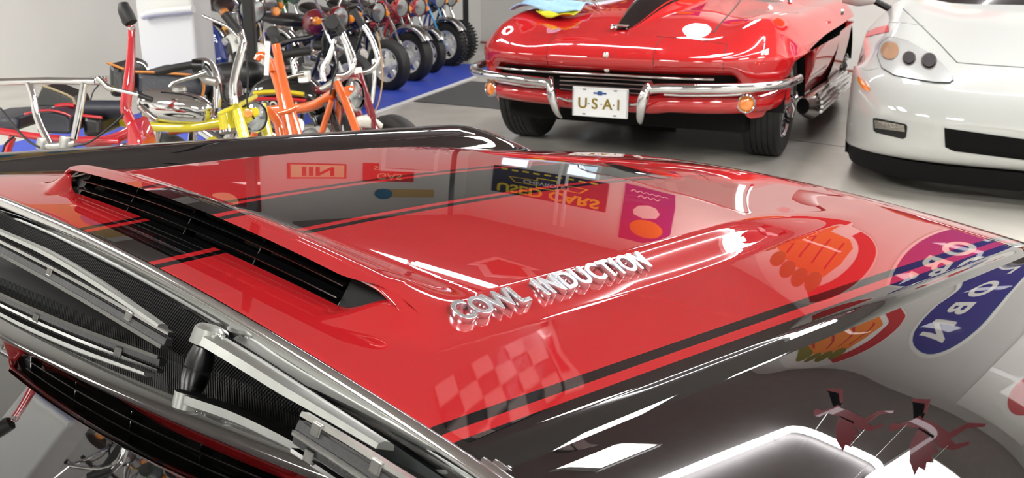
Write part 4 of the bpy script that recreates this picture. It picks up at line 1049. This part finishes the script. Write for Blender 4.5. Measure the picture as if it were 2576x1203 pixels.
pxtube('handlebar', [(845, 190), (868, 188), (884, 176), (890, 150), (872, 105), (860, 78)], d-0.1, 7.5, chrome, b, 10, 4)
pxtube('handlebar', [(815, 205), (812, 175), (826, 150), (838, 118), (842, 100)], d+0.15, 7.5, chrome, b, 10, 4)
pxtube('grip', [(862, 84), (848, 62), (838, 40)], d-0.1, 12, rubber, b, 12, 2)
lathe('mirror', [(0, -0.012), (0.028, -0.010), (0.034, 0.0), (0.03, 0.007), (0, 0.008)], rubber, b, at(836, 56, d-0.12), -FWD, 22)
pxtube('cable', [(842, 110), (850, 160), (838, 200), (830, 240)], d-0.12, 2.5, rubber, b, 6, 4)
# --- burgundy minibike
d = 4.9
ORG[0] = Vector((0, 0, 0))
b = custom('burgundy forked minibike with tall chrome handlebar, beside the blue mat edge', *at(990, 385, 4.9).xy, P_BUR, fork=False, R=0.20)
pxtube('fork_leg', [(902, 182), (920, 240), (938, 300), (962, 380)], d-0.1, 10, P_BUR, b, 12, 3)
pxtube('fork_leg', [(880, 230), (900, 280), (915, 310), (940, 380)], d+0.1, 9, P_BUR, b, 12, 3)
pxtube('fork_top', [(899, 172), (903, 186)], d-0.1, 11, cream, b, 12, 0)
pxtube('handlebar', [(905, 184), (930, 178), (944, 165), (952, 150), (940, 110), (926, 82), (912, 62)], d-0.08, 7, chrome, b, 10, 4)
pxtube('handlebar', [(885, 180), (880, 150), (868, 112), (858, 84)], d+0.2, 7, chrome, b, 10, 4)
pxtube('grip', [(914, 66), (900, 44), (890, 26)], d-0.08, 9, rubber, b, 10, 2)
pxtube('front_mudguard', [(888, 312), (910, 306), (935, 308), (962, 318)], d-0.1, 8, cream, b, 12, 4, scales=[0.7, 1, 1, 0.4], ry=0.03)
pxtube('cable', [(948, 80), (958, 130), (962, 200), (952, 260), (936, 290)], d-0.1, 2, mat('brass_cable', (170, 140, 100), 0.5), b, 6, 4)
pxtube('chrome_stay', [(940, 150), (942, 200), (936, 260)], d, 6, chrome_dull, b, 8, 3)
ORG[0] = Vector((0, 0, 0))
# ------------------------------------------------------------------ mats, posts, cabinet
blue_mat_m = mat('blue_floor_mat', (46, 70, 176), 0.5, noise=0.06, nscale=30, bump=0.1, bscale=150)
def quadslab(name, P, h, m):
    V = [(x, y, 0.002) for x, y in P]+[(x, y, h) for x, y in P]; n = len(P)
    return mesh(name, V, [tuple(range(n, 2*n)), tuple(range(n))[::-1]]+[(i, (i+1) % n, n+(i+1) % n, n+i) for i in range(n)], m, None, False)
def gxy(px, py): 
    d = FWD*FPX+RGT*(px-1288)-UPV*(py-601.5); t_ = -CAM.z/d.z; P = CAM+d*t_; return (P.x, P.y)
a = gxy(1195, 193); c = gxy(945, 283); dv = Vector((a[0]-c[0], a[1]-c[1])); dv.normalize(); nv = Vector((-dv.y, dv.x))
A = Vector(a)+dv*1.1; B = Vector(c)-dv*2.6
bm_ = quadslab('floor_mat', [A, A+nv*1.75, B+nv*1.75, B], 0.010, blue_mat_m)
tag(bm_, 'long blue floor mat under the row of minibikes', 'mat')
P1 = [A-nv*0.045, A, B, B-nv*0.045]
e = quadslab('mat_edge_strip', P1, 0.012, mat('white_edge_strip', (222, 224, 226), 0.5)); tag(e, 'white edging strip along the blue floor mat', 'edging')
dk = [gxy(1185, 205), gxy(1040, 256), gxy(1225, 272), gxy(1700, 330), gxy(1700, 250)]
m2 = quadslab('grey_floor_mat', dk, 0.006, mat('dark_grey_mat', (72, 72, 72), 0.8, noise=0.1, nscale=60)); tag(m2, 'dark grey floor mat beneath the red sports car nose', 'mat')
def post(px, d, wpx, label):
    p = at(px, 60, d); r = thing('steel_post', label, 'post', (p.x, p.y, 0), 0.75)
    w_ = wpx*d/FPX
    box('upright', (0, 0, 1.55), (w_, w_, 3.1), blackpl, r, bev=0.006); box('base_plate', (0, 0, 0.01), (w_*2, w_*2, 0.02), blackpl, r)
    return r
post(628, 6.3, 26, 'tall black steel post rising among the minibikes')
post(1172, 11.9, 14, 'slim black steel post at the far end of the minibike row')
# white cabinet behind the bikes
p = at(486, 60, 6.3); q = at(345, 60, 6.45)
cbr = thing('cabinet', 'white cabinet with a rounded rail behind the minibikes', 'cabinet', ((p.x+q.x)/2, (p.y+q.y)/2, 0), atan2(p.y-q.y, p.x-q.x))
L_ = (Vector((p.x, p.y))-Vector((q.x, q.y))).length
wcab = mat('white_cabinet_paint', (200, 201, 199), 0.4, coat=0.1)
box('body', (0, 0.11, 0.75), (L_, 0.22, 1.5), wcab, cbr, bev=0.02, seg=3)
box('top_board', (0, 0.11, 1.52), (L_+0.02, 0.24, 0.04), wcab, cbr, bev=0.012)
tube('rail', [(-L_/2+0.08, -0.03, 0.80), (-0.05, -0.035, 0.825), (L_/2+0.04, -0.035, 0.855)], 0.026, wcab, cbr, 14, 5)
for x_ in (-L_/2+0.15, L_/2-0.15): tube('rail_bracket', [(x_, -0.02, 0.82), (x_, 0.03, 0.82)], 0.012, wcab, cbr, 8)
# blue tank shell beside the cabinet
p = at(528, 130, 6.75)
bt = thing('oil_drum', 'deep blue rounded drum standing beside the white cabinet', 'drum', (p.x, p.y, 0))
lathe('shell', [(0, 0.0), (0.11, 0.0), (0.12, 0.02), (0.12, 0.48), (0.124, 0.49), (0.12, 0.50), (0.105, 0.60), (0.08, 0.67), (0.045, 0.72), (0, 0.735)], P_BLU, bt, (0, 0, 0), (0, 0, 1), 32)
lathe('cap', [(0, 0.03), (0.025, 0.028), (0.03, 0)], cream, bt, (0.07, -0.07, 0.60), (0.5, -0.6, 0.6), 14)
# white panel door on the left wall behind the far bikes
o = struct(box('door_1', (8.35, RY1-0.03, 1.05), (0.95, 0.06, 2.1), mat('pale_door', (205, 207, 206), 0.5)))
for x_ in (7.84, 8.86): struct(box('trim_2', (x_, RY1-0.035, 1.06), (0.08, 0.07, 2.12), trim_m))
struct(box('trim_3', (8.35, RY1-0.035, 2.16), (1.1, 0.07, 0.08), trim_m))
for y_ in (7.0, 7.14): struct(box('trim_4', (RX1-0.015, y_, 1.6), (0.03, 0.05, 3.2), trim_m))
# ------------------------------------------------------------------ signs on the walls (they show as reflections in the paint)
def wallframe(wall, a, z, off=0.012):
    if wall == 'front': return frame((RX1-off, a, z), (0, -1, 0), (0, 0, 1))
    if wall == 'back': return frame((RX0+off, a, z), (0, 1, 0), (0, 0, 1))
    if wall == 'left': return frame((a, RY1-off, z), (1, 0, 0), (0, 0, 1))
    return frame((a, RY0+off, z), (-1, 0, 0), (0, 0, 1))
def sign(name, label, wall, a, z, tilt=0.0):
    M = wallframe(wall, a, z); o = thing(name, label, 'sign'); o.matrix_world = M @ Matrix.Rotation(tilt, 4, 'Z'); return o
def plate_(root, poly, m, zoff=0.0, th=0.012, name='panel'):
    n = len(poly); V = [(x, y, zoff) for x, y in poly]+[(x, y, zoff+th) for x, y in poly]
    return mesh(name, V, [tuple(range(n))[::-1], tuple(range(n, 2*n))]+[(i, (i+1) % n, n+(i+1) % n, n+i) for i in range(n)], m, root, False)
def rect(w_, h_, cx=0, cy=0): return [(cx-w_/2, cy-h_/2), (cx+w_/2, cy-h_/2), (cx+w_/2, cy+h_/2), (cx-w_/2, cy+h_/2)]
def oval(rx, ry, cx=0, cy=0, n=40, a0=0, a1=2*pi): return [(cx+rx*cos(a0+(a1-a0)*k/n), cy+ry*sin(a0+(a1-a0)*k/n)) for k in range(n)]
def txt(root, s, size, m, x=0, y=0, z=0.014, sx=1.0, bold=0.0, rot=0.0, name='lettering'):
    return textmesh(name, s, size, m, root, Matrix.Translation((x, y, z)) @ Matrix.Rotation(rot, 4, 'Z'), ext=0.002, sx=sx, bold=bold)
def sm(nm, rgb): return mat('sign_'+nm, rgb, 0.4, coat=0.3)
S_NAVY = sm('navy', (18, 22, 58)); S_YEL = sm('yellow', (232, 206, 40)); S_RED = sm('red', (190, 28, 32)); S_WHT = sm('white', (236, 236, 232)); S_PUR = sm('purple', (96, 30, 120)); S_ORG = sm('orange', (236, 130, 30)); S_BLU = sm('blue', (26, 40, 128)); S_CRM = sm('cream', (232, 218, 170)); S_TAN = sm('tan', (196, 164, 104)); S_BLK = sm('black', (14, 14, 16)); S_GRN = sm('olive', (128, 118, 28)); S_TEAL = sm('teal', (30, 110, 150)); S_GREY = sm('grey', (120, 122, 122)); S_DRED = sm('dark_red', (120, 14, 26))
# used cars sign
r = sign('used_cars_sign', 'navy sign with yellow USED CARS lettering on the far wall', 'front', 7.35, 2.12)
plate_(r, rect(2.15, 0.92), S_NAVY); txt(r, 'USED CARS', 0.36, S_YEL, 0, 0.27, sx=1.05, bold=0.01)
plate_(r, [(-0.75, -0.12), (-0.20, -0.12), (-0.20, -0.22), (0.20, -0.22), (0.20, -0.12), (0.75, -0.12), (0.62, 0.06), (0.20, 0.06), (0.20, 0.13), (-0.20, 0.13), (-0.20, 0.06), (-0.62, 0.06)], S_YEL, 0.012, 0.006, 'bow_tie')
plate_(r, [(-0.70, -0.10), (-0.17, -0.10), (-0.17, -0.19), (0.17, -0.19), (0.17, -0.10), (0.70, -0.10), (0.60, 0.04), (0.17, 0.04), (0.17, 0.10), (-0.17, 0.10), (-0.17, 0.04), (-0.60, 0.04)], S_NAVY, 0.016, 0.006, 'bow_tie')
txt(r, 'CHEVROLET', 0.16, S_WHT, 0, -0.03, 0.024)
for k_ in range(9): plate_(r, rect(0.12, 0.06, -0.85+k_*0.21, -0.36+0.01*(k_ % 2)), S_YEL, 0.012, 0.003, 'small_print')
# purple banner with pumpkin-like picture
r = sign('purple_banner', 'tall purple banner with white lettering and an orange shape on the far wall', 'front', 5.6, 2.32)
plate_(r, rect(0.80, 1.62), S_PUR)
plate_(r, oval(0.26, 0.22, 0.02, 0.45), S_ORG, 0.012, 0.006, 'orange_disc')
plate_(r, [(-0.22, 0.02), (-0.15, -0.12), (0.0, -0.18), (0.12, -0.14), (0.2, 0.0), (0.15, 0.14), (-0.05, 0.2), (-0.2, 0.14)], sm('pale', (232, 214, 214)), 0.012, 0.008, 'pale_shape')
tube('white_script', [(-0.30+0.05*k_, -0.62+0.05*((-1)**k_)*(1-0.05*k_), 0.016) for k_ in range(13)], 0.010, S_WHT, r, 6, 3); tube('white_script', [(-0.18+0.05*k_, -0.42+0.045*((-1)**k_), 0.016) for k_ in range(8)], 0.010, S_WHT, r, 6, 3)
# round hand sign
r = sign('round_sign', 'large round white sign with an orange hand and red crescent', 'front', 2.62, 2.72)
plate_(r, oval(0.80, 0.72), S_WHT)
plate_(r, oval(0.78, 0.70, n=24, a0=-1.15, a1=1.15)+oval(0.56, 0.56, n=24, a0=1.15, a1=-1.15), S_RED, 0.012, 0.006, 'crescent')
plate_(r, [(-0.5, -0.30), (-0.30, -0.42), (0.0, -0.46), (0.30, -0.40), (0.42, -0.26), (0.44, 0.05), (0.36, 0.30), (0.10, 0.36), (-0.25, 0.30), (-0.46, 0.16), (-0.58, -0.05), (-0.6, -0.2)], S_ORG, 0.012, 0.008, 'hand')
for k, (cx, cy) in enumerate(((-0.32, 0.34), (-0.12, 0.42), (0.08, 0.44), (0.27, 0.40))):
    plate_(r, oval(0.10, 0.13, cx, cy, 20), S_GRN, 0.014, 0.008, 'fingertip')
for k in range(4):
    cx = -0.30+k*0.19; plate_(r, [(cx, -0.30), (cx+0.025, -0.30), (cx+0.045, 0.20), (cx+0.02, 0.20)], S_RED, 0.021, 0.003, 'finger_line')
plate_(r, oval(0.12, 0.10, -0.44, -0.02, 20), S_ORG, 0.02, 0.006, 'thumb')
# blue oval sign
r = sign('oval_sign', 'blue oval sign with white upright letters and white border', 'front', 1.25, 2.05, 0.0)
plate_(r, oval(0.44, 0.92), S_WHT); plate_(r, oval(0.40, 0.87), S_BLU, 0.012, 0.004); plate_(r, oval(0.37, 0.83), sm('violet_blue', (40, 30, 126)), 0.016, 0.004)
for k, ch in enumerate('LOBN'): txt(r, ch, 0.40, S_WHT, 0.0, -0.54+0.36*k, 0.022, rot=radians(90) if ch != 'O' else 0, bold=0.012)
# car-station sign
r = sign('station_sign', 'maroon sign with yellow CAR STATION lettering low on the far wall', 'front', -0.45, 1.25)
plate_(r, rect(1.5, 0.8), S_DRED); txt(r, 'CAR', 0.34, S_YEL, 0.0, 0.16, bold=0.01); txt(r, 'STATION', 0.22, S_YEL, 0.0, -0.16, bold=0.006)
# white, red and blue sign
r = sign('script_sign', 'white sign with red disc and blue script on the far wall', 'front', -0.25, 2.72)
plate_(r, rect(1.3, 1.2), S_WHT); plate_(r, oval(0.30, 0.30, 0.1, 0.1), S_RED, 0.012, 0.006, 'red_disc'); tube('blue_script', [(-0.5+0.07*k_, -0.38+0.02*k_+0.10*((-1)**k_)*(1-0.06*k_), 0.02) for k_ in range(12)], 0.022, S_BLU, r, 8, 3); txt(r, 'B', 0.26, S_RED, 0.45, -0.42)
# flying horses
def horse(label, wall, a, z, k, flip=1, tilt=0.0):
    r = sign('flying_horse_sign', label, wall, a, z, tilt)
    body = [(-0.62, 0.20), (-0.56, 0.26), (-0.48, 0.24), (-0.40, 0.12), (-0.20, 0.08), (0.12, 0.10), (0.30, 0.16), (0.52, 0.10), (0.66, -0.06), (0.62, -0.10), (0.48, 0.02), (0.34, 0.0), (0.42, -0.22), (0.62, -0.34), (0.60, -0.38), (0.36, -0.28), (0.24, -0.06), (-0.10, -0.08), (-0.26, -0.06), (-0.42, -0.26), (-0.62, -0.22), (-0.64, -0.26), (-0.40, -0.34), (-0.30, -0.16), (-0.38, 0.0), (-0.50, 0.12), (-0.60, 0.14)]
    wing = [(-0.20, 0.06), (-0.10, 0.30), (0.10, 0.50), (0.36, 0.62), (0.30, 0.50), (0.44, 0.50), (0.34, 0.40), (0.44, 0.36), (0.30, 0.28), (0.36, 0.22), (0.16, 0.14), (0.10, 0.06)]
    for nm, pl in (('horse_body', body), ('horse_wing', wing)):
        big = [(flip*x*k, y*k) for x, y in pl]
        cx = sum(p[0] for p in big)/len(big); cy = sum(p[1] for p in big)/len(big)
        if flip < 0: big = big[::-1]
        plate_(r, big[::-1], S_DRED, 0.0, 0.02, nm)
    return r
for y_, z_, k_, fl_, lb_ in ((0.78, 2.92, 0.50, 1, 'dark red flying horse sign hanging from the ceiling, left one'), (0.02, 2.74, 0.62, 1, 'dark red flying horse sign hanging from the ceiling, lower right one')):
    r = horse(lb_, 'front', y_, z_, k_, fl_); r.matrix_world = frame((6.5, y_, z_), (0, -1, 0), (0, 0, 1))
    for x_ in (-0.2, 0.2): tube('hanging_wire', [(x_*k_*2, 0.05, 0.02), (x_*k_*2, RZ-z_-0.002, 0.02)], 0.003, steel, r, 6)
# left wall signs
r = sign('gas_sign', 'red sign with cream GAS lettering on the left wall', 'left', 8.0, 2.25)
plate_(r, rect(0.95, 0.55), S_RED); txt(r, 'GAS', 0.26, S_CRM, 0, 0.11); txt(r, 'STAND', 0.18, S_CRM, 0, -0.14)
r = sign('boxed_sign', 'cream sign with red upright letters on the left wall', 'left', 6.75, 2.25)
plate_(r, rect(0.95, 0.42), S_RED); plate_(r, rect(0.87, 0.34), S_CRM, 0.012, 0.004); txt(r, 'IIN', 0.34, S_RED, 0, 0, 0.018, sx=1.3, bold=0.01)
r = sign('wooden_sign', 'tan wooden sign with a blue figure on the left wall', 'left', 8.35, 2.85)
plate_(r, rect(1.1, 0.22), S_TAN); plate_(r, oval(0.16, 0.14, -0.45, 0.02), S_TEAL, 0.012, 0.01, 'blue_figure')
r = sign('dark_banner', 'dark red banner hanging on the left wall', 'left', 5.0, 2.35)
plate_(r, rect(1.7, 1.7), S_DRED); plate_(r, oval(0.24, 0.24, 0.28, 0.62), S_CRM, 0.012, 0.008, 'cream_disc')
r = sign('map_banner', 'tan and blue printed banner on the left wall', 'left', 3.4, 2.85)
plate_(r, rect(1.5, 1.0), S_TAN); plate_(r, oval(0.25, 0.28, -0.3, 0.05), S_TEAL, 0.012, 0.005, 'blue_patch'); plate_(r, oval(0.2, 0.25, 0.35, -0.05), S_TEAL, 0.012, 0.005, 'blue_patch')
# bright windows on the far wall
for k_, y_ in ((1, 8.0), (2, 6.75)):
    wf = struct(box('window_%d' % k_, (RX1-0.02, y_, 1.30), (0.05, 0.56, 0.60), trim_m))
    box('pane', (RX1-0.05, y_, 1.30), (0.02, 0.48, 0.52), mat('daylight_pane', (214, 232, 250), 0.2, emit=2.5), wf)
# flags pinned flat under the ceiling
def ceilsign(name, label, cx, cy, ang):
    o = thing(name, label, 'banner'); x = (cos(ang), sin(ang), 0); o.matrix_world = frame((cx, cy, RZ-0.004), x, (x[1], -x[0], 0)); return o
r = ceilsign('checkered_flag', 'checkered racing flag pinned flat under the ceiling', 4.9, 3.27, -0.16)
for i in range(6):
    for j in range(4):
        if (i+j) % 2 == 0: plate_(r, rect(0.185, 0.125, -0.5+0.19*i, -0.19+0.13*j), S_WHT, 0.010, 0.004, 'white_square')
plate_(r, rect(1.16, 0.54), sm('flag_ground', (60, 56, 56)), 0.0, 0.010, 'flag_cloth')
plate_(r, [(0.58, -0.27), (0.80, -0.30), (0.70, 0.0), (0.80, 0.30), (0.58, 0.27)], S_WHT, 0.0, 0.012, 'flag_tail'); plate_(r, [(0.60, -0.16), (0.70, -0.18), (0.64, 0.0), (0.70, 0.18), (0.60, 0.16)], S_RED, 0.012, 0.004, 'flag_tail')
r = ceilsign('pennant', 'red and white pointed pennant pinned under the ceiling', 6.75, 5.55, 0.9)
plate_(r, [(-0.55, -0.30), (0.0, -0.30), (0.0, -0.42), (0.60, 0.0), (0.0, 0.42), (0.0, 0.30), (-0.55, 0.30)], S_WHT, 0.0, 0.010, 'pennant_cloth'); plate_(r, [(-0.45, -0.20), (0.06, -0.20), (0.06, -0.26), (0.42, 0.0), (0.06, 0.26), (0.06, 0.20), (-0.45, 0.20)], S_RED, 0.010, 0.004, 'pennant_patch')
# ------------------------------------------------------------------ ceiling lights
for (x, y, sx, sy, lb) in ((5.1, 2.2, 0.8, 0.6, 'ceiling light panel above the red sports car nose'), (7.3, -0.3, 1.2, 1.0, 'ceiling light panel above the white sports car'),
        (4.6, -2.6, 1.2, 1.2, 'added fill light panel over the right half of the floor'), (1.2, -2.6, 1.2, 1.2, 'added fill light panel right of the muscle car windshield'), (7.3, -3.2, 1.2, 1.2, 'added fill light panel in the far right corner'),  # unseen panels added on the right to light the room
        (-2.4, -2.6, 1.2, 1.2, 'added fill light panel behind the camera on the right'), (-2.4, 0.5, 1.2, 1.2, 'added fill light panel behind the camera in the middle'), (-2.4, 3.6, 1.2, 1.2, 'added fill light panel behind the camera on the left'),  # unseen panels added behind the camera for general light
        (8.75, 4.45, 0.9, 0.6, 'small added light panel brightening the far wall'), (-0.6, 5.6, 1.2, 1.2, 'added fill light panel near the left wall'), (-0.6, 7.9, 1.2, 1.2, 'added fill light panel in the left rear corner')):  # panels added to brighten the far wall and the left side
    ceiling_panel(x, y, sx, sy, lb)
for k, lb in enumerate(('nearest tube light of the strip above the red sports car', 'middle tube light of the strip above the red sports car', 'farthest tube light of the strip above the red sports car')):
    ceiling_tube(5.75-0.05*k, 4.05+1.26*k, 1.22, 'y', lb)
ring_light(4.4, 7.0, 0.15, 1.27, 'rounded rectangular tube light loop on the ceiling between the sports cars')
